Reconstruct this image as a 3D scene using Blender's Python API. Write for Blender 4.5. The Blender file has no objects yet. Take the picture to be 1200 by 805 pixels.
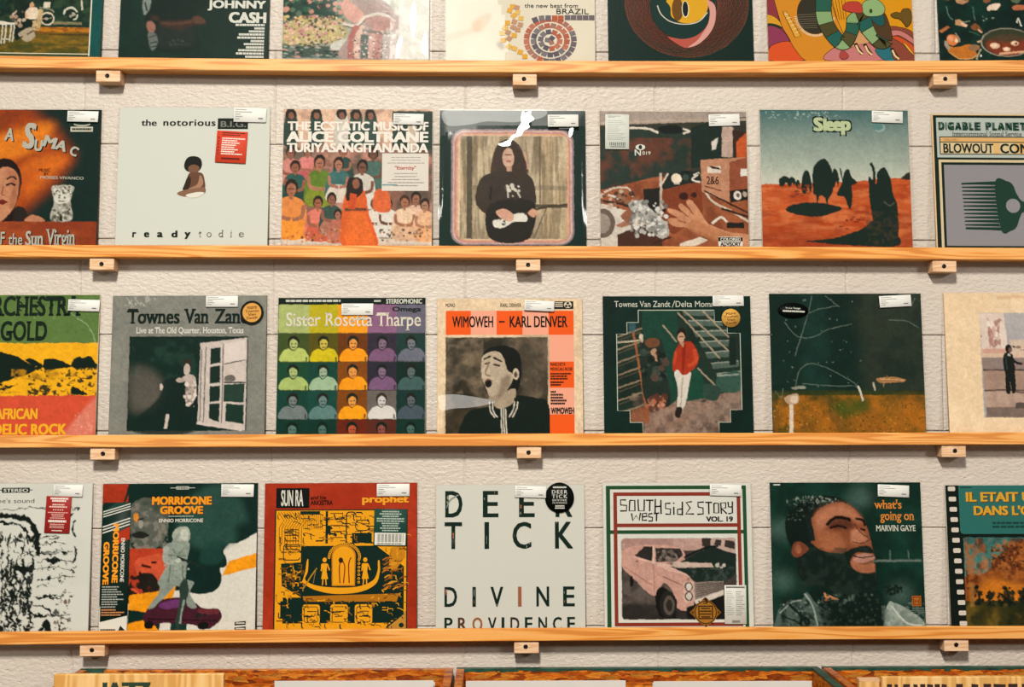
import bpy, math, random
import numpy as np
from mathutils import Vector, Matrix

C = bpy.context.scene
# ------------------------------------------------------------------ camera
CAM = (0.0651, -2.4346, 1.55)
PITCH, YAW, FPX = 0.0577, 0.0142, 1350.0
FWD = Vector((math.sin(YAW)*math.cos(PITCH), math.cos(YAW)*math.cos(PITCH), math.sin(PITCH)))
UPV = Vector((-math.sin(YAW)*math.sin(PITCH), -math.cos(YAW)*math.sin(PITCH), math.cos(PITCH)))
RGT = Vector((math.cos(YAW), -math.sin(YAW), 0))
cam_d = bpy.data.cameras.new('camera'); cam = bpy.data.objects.new('camera', cam_d)
C.collection.objects.link(cam); C.camera = cam
cam_d.sensor_fit = 'HORIZONTAL'; cam_d.sensor_width = 36.0; cam_d.lens = FPX/1200*36
cam_d.clip_start = 0.05
M = Matrix(((RGT.x, UPV.x, -FWD.x, CAM[0]), (RGT.y, UPV.y, -FWD.y, CAM[1]), (RGT.z, UPV.z, -FWD.z, CAM[2]), (0, 0, 0, 1)))
cam.matrix_world = M
# ------------------------------------------------------------------ view, world, lights
vs = C.view_settings
vs.view_transform = 'Standard'; vs.look = 'None'; vs.gamma = 1.0; vs.use_curve_mapping = False
vs.exposure = -0.09
C.display_settings.display_device = 'sRGB'
w = bpy.data.worlds.new('room'); C.world = w; w.use_nodes = True
w.node_tree.nodes['Background'].inputs[0].default_value = (0.92, 1.0, 0.90, 1)
w.node_tree.nodes['Background'].inputs[1].default_value = 0.03
def area_light(name, loc, target, sx, sy, power, col):
    d = bpy.data.lights.new(name, 'AREA'); d.shape = 'RECTANGLE'; d.size = sx; d.size_y = sy
    d.energy = power; d.color = col
    o = bpy.data.objects.new(name, d); C.collection.objects.link(o)
    o.location = loc
    o.rotation_euler = (Vector(target)-Vector(loc)).to_track_quat('-Z', 'Y').to_euler()
    return o
area_light('ceiling_lamp', (-0.36, -3.6, 4.4), (-0.36, -3.6001, 0), 0.45, 0.9, 520, (1.0, 0.955, 0.875))
area_light('ceiling_lamp', (-3.7, -3.9, 3.2), (0.0, 0, 1.0), 0.9, 0.6, 42, (1.0, 0.945, 0.88))
area_light('ceiling_lamp', (3.9, -3.9, 3.2), (0.0, 0, 1.0), 0.9, 0.6, 72, (1.0, 0.93, 0.86))
GAIN = 1.22          # how bright a white card renders on this wall; print colours are divided by it
C.cycles.max_bounces = 8; C.cycles.diffuse_bounces = 3; C.cycles.glossy_bounces = 3
C.cycles.transparent_max_bounces = 12; C.cycles.use_denoising = True
C.cycles.caustics_reflective = False; C.cycles.caustics_refractive = False
C.cycles.sample_clamp_indirect = 4.0

# ------------------------------------------------------------------ helpers
rnd = random.Random(7)
def ray(px, py, y):
    """world point on the plane Y = y that the photo shows at pixel (px, py)"""
    d = FWD*FPX + RGT*(px-600) - UPV*(py-402.5)
    t = (y-CAM[1])/d.y
    return Vector(CAM)+d*t
def lin(h):
    if isinstance(h, str):
        h = h.lstrip('#'); c = np.array([int(h[i:i+2], 16) for i in (0, 2, 4)])/255.0
    else:
        c = np.array(h)/255.0
    return np.where(c <= 0.04045, c/12.92, ((c+0.055)/1.055)**2.4)
def card(h):
    c = lin(h); return np.clip(c*c/(c+0.017)/GAIN, 0.0008, 0.95)
def mat(name, rough=0.5, spec=0.5):
    m = bpy.data.materials.new(name); m.use_nodes = True
    b = m.node_tree.nodes['Principled BSDF']
    b.inputs['Roughness'].default_value = rough
    b.inputs['Specular IOR Level'].default_value = spec
    return m, m.node_tree, b
def node(nt, kind, **kw):
    n = nt.nodes.new(kind)
    for k, v in kw.items():
        if k in n.inputs.keys(): n.inputs[k].default_value = v
        else: setattr(n, k, v)
    return n
def ramp(nt, stops):
    n = nt.nodes.new('ShaderNodeValToRGB'); e = n.color_ramp.elements
    while len(e) > 1: e.remove(e[-1])
    for i, (p, c) in enumerate(stops):
        el = e[0] if i == 0 else e.new(p)
        el.position = p; el.color = tuple(c)+(1.0,)
    return n
class MB:
    """collects shapes for ONE mesh object"""
    def __init__(s): s.v = []; s.f = []; s.m = []
    def quad(s, a, b, c, d, mi=0):
        n = len(s.v); s.v += [a, b, c, d]; s.f.append((n, n+1, n+2, n+3)); s.m.append(mi)
    def box(s, x0, y0, z0, x1, y1, z1, bev=0.0, mi=0):
        """box with chamfered edges"""
        b = min(bev, (x1-x0)*.45, (y1-y0)*.45, (z1-z0)*.45); n = len(s.v)
        if b <= 0:
            s.v += [(x, y, z) for x in (x0, x1) for y in (y0, y1) for z in (z0, z1)]
            for q in ((0, 1, 3, 2), (4, 6, 7, 5), (0, 4, 5, 1), (2, 3, 7, 6), (0, 2, 6, 4), (1, 5, 7, 3)):
                s.f.append(tuple(n+i for i in q)); s.m.append(mi)
            return
        idx = {}
        X, Y, Z = (x0, x1), (y0, y1), (z0, z1)
        for i in (0, 1):
            for j in (0, 1):
                for k in (0, 1):
                    sx, sy, sz = (b if i == 0 else -b), (b if j == 0 else -b), (b if k == 0 else -b)
                    for ax, p in enumerate(((X[i], Y[j]+sy, Z[k]+sz), (X[i]+sx, Y[j], Z[k]+sz), (X[i]+sx, Y[j]+sy, Z[k]))):
                        idx[(i, j, k, ax)] = len(s.v); s.v.append(p)
        def F(*q): s.f.append(tuple(q)); s.m.append(mi)
        for i in (0, 1): F(*[idx[(i, j, k, 0)] for j, k in ((0, 0), (0, 1), (1, 1), (1, 0))])
        for j in (0, 1): F(*[idx[(i, j, k, 1)] for i, k in ((0, 0), (1, 0), (1, 1), (0, 1))])
        for k in (0, 1): F(*[idx[(i, j, k, 2)] for i, j in ((0, 0), (0, 1), (1, 1), (1, 0))])
        for i in (0, 1):
            for j in (0, 1): F(idx[(i, j, 0, 0)], idx[(i, j, 1, 0)], idx[(i, j, 1, 1)], idx[(i, j, 0, 1)])
            for k in (0, 1): F(idx[(i, 0, k, 0)], idx[(i, 1, k, 0)], idx[(i, 1, k, 2)], idx[(i, 0, k, 2)])
        for j in (0, 1):
            for k in (0, 1): F(idx[(0, j, k, 1)], idx[(1, j, k, 1)], idx[(1, j, k, 2)], idx[(0, j, k, 2)])
        for i in (0, 1):
            for j in (0, 1):
                for k in (0, 1): F(idx[(i, j, k, 0)], idx[(i, j, k, 1)], idx[(i, j, k, 2)])
    def build(s, name, mats, parent=None, recalc=True):
        me = bpy.data.meshes.new(name); me.from_pydata([tuple(p) for p in s.v], [], s.f)
        for m in (mats if isinstance(mats, (list, tuple)) else [mats]): me.materials.append(m)
        me.polygons.foreach_set('material_index', s.m)
        if recalc:
            import bmesh
            bm = bmesh.new(); bm.from_mesh(me); bmesh.ops.recalc_face_normals(bm, faces=bm.faces); bm.to_mesh(me); bm.free()
        o = bpy.data.objects.new(name, me); C.collection.objects.link(o)
        if parent: o.parent = parent
        return o
def empty(name, loc, rot=(0, 0, 0)):
    o = bpy.data.objects.new(name, None); C.collection.objects.link(o)
    o.empty_display_size = 0.05; o.location = loc; o.rotation_euler = rot
    return o
def tag(o, label=None, cat=None, group=None, kind=None):
    if label: o['label'] = label
    if cat: o['category'] = cat
    if group: o['group'] = group
    if kind: o['kind'] = kind
    return o

# ------------------------------------------------------------------ materials of the place
def wood_mat(name, light, mid, dark, along='X', stretch=22, scale=42, seed=0.0, rough=0.45):
    m, nt, b = mat(name, rough, 0.4)
    tc = node(nt, 'ShaderNodeTexCoord'); mp = node(nt, 'ShaderNodeMapping')
    sc = {'X': (1.0/stretch, 1, 1), 'Y': (1, 1.0/stretch, 1), 'Z': (1, 1, 1.0/stretch)}[along]
    mp.inputs['Scale'].default_value = tuple(s*scale for s in sc); mp.inputs['Location'].default_value = (seed, seed*1.7, seed*.6)
    nt.links.new(tc.outputs['Object'], mp.inputs['Vector'])
    n1 = node(nt, 'ShaderNodeTexNoise', Scale=1.0, Detail=2.0, Roughness=0.4, Distortion=0.2)
    nt.links.new(mp.outputs[0], n1.inputs['Vector'])
    mul = node(nt, 'ShaderNodeMath', operation='MULTIPLY'); mul.inputs[1].default_value = 46.0
    nt.links.new(n1.outputs['Fac'], mul.inputs[0])
    sn = node(nt, 'ShaderNodeMath', operation='SINE'); nt.links.new(mul.outputs[0], sn.inputs[0])
    mr = node(nt, 'ShaderNodeMapRange'); mr.inputs['From Min'].default_value = -1
    nt.links.new(sn.outputs[0], mr.inputs['Value'])
    n2 = node(nt, 'ShaderNodeTexNoise', Scale=0.35, Detail=2.0); nt.links.new(mp.outputs[0], n2.inputs['Vector'])
    r1 = ramp(nt, [(0.0, light), (0.55, mid), (0.9, dark), (1.0, dark)]); nt.links.new(mr.outputs[0], r1.inputs[0])
    r2 = ramp(nt, [(0.3, light), (0.7, mid)]); nt.links.new(n2.outputs['Fac'], r2.inputs[0])
    mx = node(nt, 'ShaderNodeMix', data_type='RGBA'); mx.inputs[0].default_value = 0.42
    nt.links.new(r1.outputs[0], mx.inputs[6]); nt.links.new(r2.outputs[0], mx.inputs[7])
    nt.links.new(mx.outputs[2], b.inputs['Base Color'])
    bp = node(nt, 'ShaderNodeBump', Strength=0.08, Distance=0.002); nt.links.new(mr.outputs[0], bp.inputs['Height'])
    nt.links.new(bp.outputs[0], b.inputs['Normal'])
    return m
PINE = [wood_mat('oiled_pine', card('#f5b870'), card('#eea24c'), card('#c66c1c'), seed=s) for s in (0.0, 3.3, 7.1, 11.9)]
BLOCK_WOOD = wood_mat('bare_pine', card('#efcdaa'), card('#e6bb8f'), card('#d39c6a'), stretch=8, scale=60, seed=2.2, rough=0.6)
SIGN_WOOD = wood_mat('sign_pine', card('#f0c88a'), card('#e3ae62'), card('#c58a38'), along='Z', stretch=14, scale=26, seed=5.0, rough=0.55)

def wall_mat():
    m, nt, b = mat('painted_block', 0.48, 0.45)
    tc = node(nt, 'ShaderNodeTexCoord')
    n1 = node(nt, 'ShaderNodeTexNoise', Scale=2.2, Detail=3.0); nt.links.new(tc.outputs['Object'], n1.inputs['Vector'])
    r = ramp(nt, [(0.3, card('#cabdb0')), (0.7, card('#d5cbbe'))]); nt.links.new(n1.outputs['Fac'], r.inputs[0])
    nt.links.new(r.outputs[0], b.inputs['Base Color'])
    mp = node(nt, 'ShaderNodeMapping'); mp.inputs['Scale'].default_value = (0.75, 1, 1.25); nt.links.new(tc.outputs['Object'], mp.inputs['Vector'])
    n2 = node(nt, 'ShaderNodeTexNoise', Scale=120.0, Detail=3.0, Roughness=0.5, Distortion=0.3); nt.links.new(mp.outputs[0], n2.inputs['Vector'])
    n3 = node(nt, 'ShaderNodeTexNoise', Scale=34.0, Detail=1.0); nt.links.new(mp.outputs[0], n3.inputs['Vector'])
    v = node(nt, 'ShaderNodeTexVoronoi', Scale=85.0, Randomness=1.0); nt.links.new(mp.outputs[0], v.inputs['Vector'])
    pit = ramp(nt, [(0.06, (0, 0, 0)), (0.22, (1, 1, 1))]); nt.links.new(v.outputs['Distance'], pit.inputs[0])
    a = node(nt, 'ShaderNodeMath', operation='MULTIPLY_ADD'); a.inputs[1].default_value = 0.35
    nt.links.new(n3.outputs['Fac'], a.inputs[0]); nt.links.new(n2.outputs['Fac'], a.inputs[2])
    a2 = node(nt, 'ShaderNodeMath', operation='MULTIPLY_ADD'); a2.inputs[1].default_value = 0.28
    nt.links.new(pit.outputs[0], a2.inputs[0]); nt.links.new(a.outputs[0], a2.inputs[2])
    bp = node(nt, 'ShaderNodeBump', Strength=0.9, Distance=0.0026); nt.links.new(a2.outputs[0], bp.inputs['Height'])
    nt.links.new(bp.outputs[0], b.inputs['Normal'])
    return m
WALL = wall_mat()
def osb_mat():
    m, nt, b = mat('strand_board', 0.35, 0.5)
    tc = node(nt, 'ShaderNodeTexCoord'); mp = node(nt, 'ShaderNodeMapping'); mp.inputs['Scale'].default_value = (38, 110, 150)
    nt.links.new(tc.outputs['Object'], mp.inputs['Vector'])
    ns = node(nt, 'ShaderNodeTexNoise', Scale=0.5, Detail=1.0); nt.links.new(mp.outputs[0], ns.inputs['Vector'])
    ad = node(nt, 'ShaderNodeVectorMath', operation='MULTIPLY_ADD'); ad.inputs[1].default_value = (2.6, 2.6, 2.6)
    nt.links.new(ns.outputs['Color'], ad.inputs[0]); nt.links.new(mp.outputs[0], ad.inputs[2])
    v = node(nt, 'ShaderNodeTexVoronoi', Scale=1.0); nt.links.new(ad.outputs[0], v.inputs['Vector'])
    r = ramp(nt, [(0.0, card('#7a3814')), (0.25, card('#b8581c')), (0.5, card('#d87424')), (0.8, card('#e89034')), (1.0, card('#b87a34'))])
    sp = node(nt, 'ShaderNodeSeparateColor'); nt.links.new(v.outputs['Color'], sp.inputs[0]); nt.links.new(sp.outputs[0], r.inputs[0])
    n2 = node(nt, 'ShaderNodeTexNoise', Scale=2.2, Detail=3.0, Distortion=1.0); nt.links.new(mp.outputs[0], n2.inputs['Vector'])
    r2 = ramp(nt, [(0.3, (0.25, 0.2, 0.16)), (0.6, (1, 1, 1))]); nt.links.new(n2.outputs['Fac'], r2.inputs[0])
    mx = node(nt, 'ShaderNodeMix', data_type='RGBA', blend_type='MULTIPLY'); mx.inputs[0].default_value = 0.8
    nt.links.new(r.outputs[0], mx.inputs[6]); nt.links.new(r2.outputs[0], mx.inputs[7]); nt.links.new(mx.outputs[2], b.inputs['Base Color'])
    bp = node(nt, 'ShaderNodeBump', Strength=0.3, Distance=0.002); nt.links.new(v.outputs['Distance'], bp.inputs['Height']); nt.links.new(bp.outputs[0], b.inputs['Normal'])
    return m
OSB = osb_mat()
def plain(name, hexc, rough=0.5, spec=0.5, metal=0.0, var=0.12, scale=60):
    m, nt, b = mat(name, rough, spec); b.inputs['Metallic'].default_value = metal
    c = card(hexc)
    tc = node(nt, 'ShaderNodeTexCoord'); n = node(nt, 'ShaderNodeTexNoise', Scale=scale, Detail=2.0); nt.links.new(tc.outputs['Object'], n.inputs['Vector'])
    r = ramp(nt, [(0.3, tuple(c*(1-var))), (0.7, tuple(np.clip(c*(1+var), 0, 1)))]); nt.links.new(n.outputs['Fac'], r.inputs[0])
    nt.links.new(r.outputs[0], b.inputs['Base Color'])
    return m
TEAL_EDGE = plain('worn_green_paint', '#244c3d', 0.5, var=0.6, scale=30)
SCREW = plain('black_screw', '#1a1512', 0.4, 0.5, 0.6)
GREY_FLOOR = plain('sealed_concrete', '#8a857c', 0.6, scale=3)
INK = plain('sign_ink', '#26402c', 0.6)
DARK_INK = plain('sign_dark_ink', '#3a2014', 0.6)
def print_mat():
    m, nt, b = mat('printed_card', 0.5, 0.10)
    a = node(nt, 'ShaderNodeAttribute', attribute_name='print'); 
    nt.links.new(a.outputs['Color'], b.inputs['Base Color'])
    tc = node(nt, 'ShaderNodeTexCoord'); n = node(nt, 'ShaderNodeTexNoise', Scale=18.0, Detail=1.0); nt.links.new(tc.outputs['Object'], n.inputs['Vector'])
    bp = node(nt, 'ShaderNodeBump', Strength=0.05, Distance=0.003); nt.links.new(n.outputs['Fac'], bp.inputs['Height']); nt.links.new(bp.outputs[0], b.inputs['Normal'])
    return m
PRINT = print_mat()
def film_mat(name='clear_plastic_film', rough=0.085, ior=1.42):
    m = bpy.data.materials.new(name); m.use_nodes = True; nt = m.node_tree
    nt.nodes.remove(nt.nodes['Principled BSDF']); out = nt.nodes['Material Output']
    tr = node(nt, 'ShaderNodeBsdfTransparent'); tr.inputs[0].default_value = (0.97, 0.97, 0.96, 1)
    gl = node(nt, 'ShaderNodeBsdfGlossy'); gl.inputs['Roughness'].default_value = rough
    fr = node(nt, 'ShaderNodeFresnel', IOR=1.42)
    ge = node(nt, 'ShaderNodeNewGeometry'); io = node(nt, 'ShaderNodeMapRange'); io.inputs['To Min'].default_value = ior; io.inputs['To Max'].default_value = 1/ior
    nt.links.new(ge.outputs['Backfacing'], io.inputs['Value']); nt.links.new(io.outputs[0], fr.inputs['IOR'])
    tc = node(nt, 'ShaderNodeTexCoord'); n = node(nt, 'ShaderNodeTexNoise', Scale=16.0, Detail=3.0, Distortion=1.2); nt.links.new(tc.outputs['Object'], n.inputs['Vector'])
    bp = node(nt, 'ShaderNodeBump', Strength=0.12, Distance=0.003); nt.links.new(n.outputs['Fac'], bp.inputs['Height'])
    nt.links.new(bp.outputs[0], gl.inputs['Normal'])
    mx = node(nt, 'ShaderNodeMixShader'); nt.links.new(fr.outputs[0], mx.inputs[0]); nt.links.new(tr.outputs[0], mx.inputs[1]); nt.links.new(gl.outputs[0], mx.inputs[2])
    nt.links.new(mx.outputs[0], out.inputs['Surface'])
    return m
FILM = film_mat(); HAZY = film_mat('glare_haze_film', 0.42, 1.40); GLARE_FILM = film_mat('glare_plastic_film', 0.24, 1.42)
LAMP = Vector((-0.36, -3.6, 4.4))

# ------------------------------------------------------------------ the setting: painted block wall and floor
ZK = 2.3186; CH = 0.2032
def build_wall():
    mb = MB(); x_lo, x_hi = -2.2, 2.4
    mb.quad((x_lo, 0.006, -0.02), (x_hi, 0.006, -0.02), (x_hi, 0.006, 3.35), (x_lo, 0.006, 3.35))
    for k in range(-5, 11):
        z1 = ZK-k*CH-0.0007; z0 = z1-CH+0.0014
        z0 = max(z0, 0.0)
        x = -8*2*CH + (0 if k % 2 == 0 else CH)
        while x < x_hi:
            a, c = max(x, x_lo), min(x+2*CH, x_hi)
            if c-a > 0.02:
                i, j, d = 0.0035, 0.0018, 0.0016
                A = [(a, d, z0), (c, d, z0), (c, d, z1), (a, d, z1)]
                B = [(a+i, 0, z0+j), (c-i, 0, z0+j), (c-i, 0, z1-j), (a+i, 0, z1-j)]
                D = [(a, .006, z0), (c, .006, z0), (c, .006, z1), (a, .006, z1)]
                mb.quad(*B)
                for q in range(4):
                    p = (q+1) % 4
                    mb.quad(A[q], A[p], B[p], B[q]); mb.quad(D[q], D[p], A[p], A[q])
            x += 2*CH
    mb.box(x_lo, 0.006, 0, x_hi, 0.2, 3.35)
    o = mb.build('wall_back', WALL, recalc=False)
    return tag(o, 'cream painted concrete block wall', 'wall', kind='structure')
build_wall()
mb = MB(); mb.box(-2.2, -6.5, -0.05, 2.4, 0.2, 0.0); tag(mb.build('floor', GREY_FLOOR), 'grey floor', 'floor', kind='structure')

# ------------------------------------------------------------------ shelves
SH_D, LIP_T, LIP_H = 0.036, 0.011, 0.0258
SHELF_PTS = [  # (pixel x, pixel y of the lip's top edge)
    [(0, 65), (600, 70.9), (1150, 70.6)], [(0, 287), (560, 288.0), (1110, 290.0)],
    [(0, 510.2), (600, 508.2), (1120, 506.8)], [(0, 741), (700, 736.2), (1120, 734.4)]]
def shelf_z(r):
    P = [ray(x, y, -SH_D) for x, y in SHELF_PTS[r]]
    return np.polyfit([p.x for p in P], [p.z for p in P], 2)
SHZ = [shelf_z(r) for r in range(4)]
def lip_top(r, x): return float(np.polyval(SHZ[r], x))
BASE_T = 0.004
X_LO, X_HI = -1.45, 1.62
def strip(mb, r, y0, y1, dz0, dz1, b):
    """a long board that follows the shelf's slight sag"""
    xs = np.linspace(X_LO, X_HI, 33); prof = [(y0+b, dz0), (y1-b, dz0), (y1, dz0+b), (y1, dz1-b), (y1-b, dz1), (y0+b, dz1), (y0, dz1-b), (y0, dz0+b)]
    n0 = len(mb.v); k = len(prof)
    for x in xs:
        z = lip_top(r, x)
        mb.v += [(x, y, z+d) for y, d in prof]
    for i in range(len(xs)-1):
        for j in range(k):
            a = n0+i*k+j; c = n0+i*k+(j+1) % k
            mb.f.append((a, c, c+k, a+k)); mb.m.append(0)
    mb.f.append(tuple(n0+j for j in range(k))); mb.m.append(0)
    mb.f.append(tuple(n0+(len(xs)-1)*k+j for j in range(k))[::-1]); mb.m.append(0)
BLOCKS = [[(126.5, 0), (615, 0), (1108, 0)], [(119, 0), (619, 0), (1107, 0)], [(120, 0), (620, 0), (1118, 0)], [(108, 0), (617, 0), (1121, 0)]]
SHELF_LABELS = ['topmost orange pine record ledge on the block wall', 'second pine record ledge from the top',
                'third pine record ledge from the top, under the grey and green covers', 'lowest pine record ledge, just above the wooden crates']
for r in range(4):
    root = empty('wooden_ledge', (0, 0, 0)); tag(root, SHELF_LABELS[r], 'shelf', 'pine ledges on the wall')
    mb = MB(); strip(mb, r, -SH_D, -SH_D+LIP_T, -LIP_H, 0.0, 0.0016); mb.build('front_lip', PINE[r], root)
    mb = MB(); strip(mb, r, -SH_D+LIP_T, -0.0005, -LIP_H, -LIP_H+BASE_T, 0.0004); mb.build('base_strip', PINE[r], root)
    for px, _ in BLOCKS[r]:
        c = ray(px, SHELF_PTS[r][1][1]+22, -0.031); x = c.x; zt = lip_top(r, x)-LIP_H
        mb = MB(); mb.box(x-0.0255, -0.031, zt-0.0258, x+0.0255, -0.0005, zt-0.0001, 0.0012)
        blk = mb.build('support_block', BLOCK_WOOD, root)
        mb = MB(); n = 16; cz = zt-0.0125+rnd.uniform(-.001, .001); cx = x+rnd.uniform(-.002, .002)
        for rad, y in ((0.0046, -0.0313), (0.0046, -0.0317), (0.003, -0.0325), (0.0012, -0.0320)):
            mb.v += [(cx+rad*math.cos(6.2832*i/n), y, cz+rad*math.sin(6.2832*i/n)) for i in range(n)]
        for q in range(3):
            for i in range(n):
                j = (i+1) % n; mb.f.append((q*n+i, q*n+j, (q+1)*n+j, (q+1)*n+i)); mb.m.append(0)
        mb.f.append(tuple(3*n+i for i in range(n))); mb.m.append(0)
        mb.f.append(tuple(i for i in range(n))[::-1]); mb.m.append(0)
        mb.build('screw', SCREW, blk)

# ------------------------------------------------------------------ printing: covers are printed sheets, drawn here shape by shape
def smooth_pts(pts, closed=True, k=6):
    P = np.array(pts, float); n = len(P); out = []
    for i in range(n if closed else n-1):
        g = (lambda q: P[q % n]) if closed else (lambda q: P[min(max(q, 0), n-1)])
        p0, p1, p2, p3 = g(i-1), g(i), g(i+1), g(i+2)
        for t in np.linspace(0, 1, k, endpoint=False):
            out.append(0.5*((2*p1)+(-p0+p2)*t+(2*p0-5*p1+4*p2-p3)*t*t+(-p0+3*p1-3*p2+p3)*t**3))
    if not closed: out.append(P[-1])
    return np.array(out)
GLYPH = {}
class Heavy(list): pass                                   # faces of a heavy cut: five overlapping copies, printed one over the other
def text_mesh(s, bold=0.0, space=1.0, serif=False):
    key = (s, bold, space, serif)
    if key in GLYPH: return GLYPH[key]
    cu = bpy.data.curves.new('t', 'FONT'); cu.body = s; cu.size = 1.0; cu.offset = bold if bold <= 0.016 else 0.0; cu.space_character = space; cu.resolution_u = 3
    ob = bpy.data.objects.new('t', cu); C.collection.objects.link(ob)
    dg = bpy.context.evaluated_depsgraph_get(); me = ob.evaluated_get(dg).to_mesh()
    V = np.array([v.co[:2] for v in me.vertices]).reshape(-1, 2); F = [tuple(p.vertices) for p in me.polygons]
    if serif:
        cnt = {}
        for f in F:
            for i in range(len(f)):
                e = tuple(sorted((f[i], f[(i+1) % len(f)]))); cnt[e] = cnt.get(e, 0)+1
        V = V.tolist(); add = []
        for (a, b), c in cnt.items():
            pa, pb = V[a], V[b]
            if c == 1 and abs(pa[1]-pb[1]) < 1e-3 and 0.05 < abs(pa[0]-pb[0]) < 0.26:
                add.append((min(pa[0], pb[0]), max(pa[0], pb[0]), pa[1]))
        ym = max(p[1] for p in V); 
        for x0, x1, y in add:
            lo = y < 0.12; d = 0.055 if lo else -0.055; e = 0.06; n = len(V)
            V += [[x0-e, y], [x1+e, y], [x1+e*.8, y+d], [x0-e*.8, y+d]]; F.append((n, n+1, n+2, n+3))
        V = np.array(V)
    bpy.data.objects.remove(ob); bpy.data.curves.remove(cu)
    if bold > 0.016:                                       # heavier cuts: the letter's strokes spread outwards
        e = bold*.9; n = len(V); sh = [(-e, -e*.5), (e, -e*.5), (-e, e*.5), (e, e*.5), (0, 0)]
        F = Heavy([tuple(i+k*n for i in f) for k in range(5) for f in F]); F.n = n; V = np.concatenate([V+np.array(d) for d in sh])
    GLYPH[key] = (V, F); return GLYPH[key]

def value_noise(h, w, cells, seed, octaves=3, rough=0.55, cy=None):
    g = np.random.RandomState(seed); out = np.zeros((h, w)); amp = 1.0; tot = 0
    for o in range(octaves):
        c = max(2, int(cells*2**o)); c2 = max(1, int((cy or cells)*2**o)); G = g.rand(c2+2, c+2)
        y = np.linspace(0, c2, h, endpoint=False); x = np.linspace(0, c, w, endpoint=False)
        yi, xi = y.astype(int), x.astype(int); fy, fx = y-yi, x-xi; fy = fy*fy*(3-2*fy); fx = fx*fx*(3-2*fx)
        a = G[yi][:, xi]; b = G[yi][:, xi+1]; cc = G[yi+1][:, xi]; d = G[yi+1][:, xi+1]
        out += amp*((a*(1-fx)+b*fx)*(1-fy)[:, None]+(cc*(1-fx)+d*fx)*fy[:, None]); tot += amp; amp *= rough
    return out/tot
class Art:
    """a printed square; coordinates are those of a working drawing whose corners are box = x0, y0, x1, y1 (y down)"""
    def __init__(s, box, base, n=190, vf=0.93):
        s.x0, s.y0, s.x1, s.y1 = box; s.vf = vf; s.n = n; s.S = 2*n if n > 2 else 2
        s.ky = vf/(s.y1-s.y0); s.kx = 1.0/(s.x1-s.x0)
        s.img = np.zeros((s.S, s.S, 3)); s.img[:] = card(base)
        s.vec = []; s.rs = np.random.RandomState(abs(hash(str(box)+base)) % 1000 if False else int(sum(map(abs, box))*7) % 9973)
    def uv(s, pts):
        P = np.asarray(pts, float); return np.stack([(P[:, 0]-s.x0)*s.kx, (P[:, 1]-s.y0)*s.ky], 1)
    # ---- raster part (pictures)
    def _mask(s, P):
        S = s.S; Q = s.uv(P)*S
        a = np.maximum(np.floor(Q.min(0)).astype(int)-1, 0); b = np.minimum(np.ceil(Q.max(0)).astype(int)+1, S)
        if (b <= a).any(): return None
        X, Y = np.meshgrid(np.arange(a[0], b[0])+.5, np.arange(a[1], b[1])+.5); m = np.zeros(X.shape, bool)
        for i in range(len(Q)):
            (xa, ya), (xb, yb) = Q[i], Q[(i+1) % len(Q)]
            if ya == yb: continue
            m ^= ((Y >= min(ya, yb)) & (Y < max(ya, yb)) & (X < (xb-xa)*(Y-ya)/(yb-ya)+xa))
        return a, b, m.astype(float)
    def _put(s, a, b, m, col, alpha):
        R = s.img[a[1]:b[1], a[0]:b[0]]; k = (m*alpha)[..., None]; R[:] = R*(1-k)+card(col)*k
    def poly(s, pts, col, alpha=1.0, soft=0):
        P = np.asarray(pts, float)
        if soft:
            pad = soft*2.5; mn, mx = P.min(0)-pad, P.max(0)+pad
            r = s._mask([(mn[0], mn[1]), (mx[0], mn[1]), (mx[0], mx[1]), (mn[0], mx[1])])
            if r is None: return
            full = np.zeros((s.S, s.S)); q = s._mask(P)
            if q is None: return
            full[q[0][1]:q[1][1], q[0][0]:q[1][0]] = q[2]
            a, b, _ = r; m = full[a[1]:b[1], a[0]:b[0]]; k = max(1, int(soft*s.kx*s.S))
            for _ in range(2):
                for ax in (0, 1):
                    p = np.pad(m, [(k, k) if i == ax else (0, 0) for i in (0, 1)], mode='edge'); c = np.cumsum(p, ax)
                    c = np.concatenate([np.zeros_like(c.take([0], ax)), c], ax); L = m.shape[ax]
                    m = (c.take(range(2*k+1, 2*k+1+L), ax)-c.take(range(0, L), ax))/(2*k+1)
            s._put(a, b, m, col, alpha); return
        r = s._mask(P)
        if r: s._put(*r, col, alpha)
    def blob(s, pts, col, alpha=1.0, soft=0): s.poly(smooth_pts(pts), col, alpha, soft)
    def rect(s, x0, y0, x1, y1, col, alpha=1.0, soft=0): s.poly([(x0, y0), (x1, y0), (x1, y1), (x0, y1)], col, alpha, soft)
    def ell(s, cx, cy, rx, ry, col, alpha=1.0, soft=0, rot=0, n=28):
        t = np.linspace(0, 2*np.pi, n, endpoint=False); c, q = math.cos(rot), math.sin(rot); x, y = rx*np.cos(t), ry*np.sin(t)
        s.poly(np.stack([cx+x*c-y*q, cy+x*q+y*c], 1), col, alpha, soft)
    @staticmethod
    def _ribbon(pts, w, smooth):
        P = smooth_pts(pts, False) if smooth and len(pts) > 2 else np.asarray(pts, float)
        d = np.gradient(P, axis=0); L = np.hypot(d[:, 0], d[:, 1])+1e-9; N = np.stack([-d[:, 1]/L, d[:, 0]/L], 1)
        W = np.interp(np.linspace(0, 1, len(P)), np.linspace(0, 1, len(w)), w)[:, None]/2 if np.ndim(w) else w/2
        return np.concatenate([P+N*W, (P-N*W)[::-1]])
    def line(s, pts, w, col, alpha=1.0, smooth=True, soft=0): s.poly(s._ribbon(pts, w, smooth), col, alpha, soft)
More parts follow.
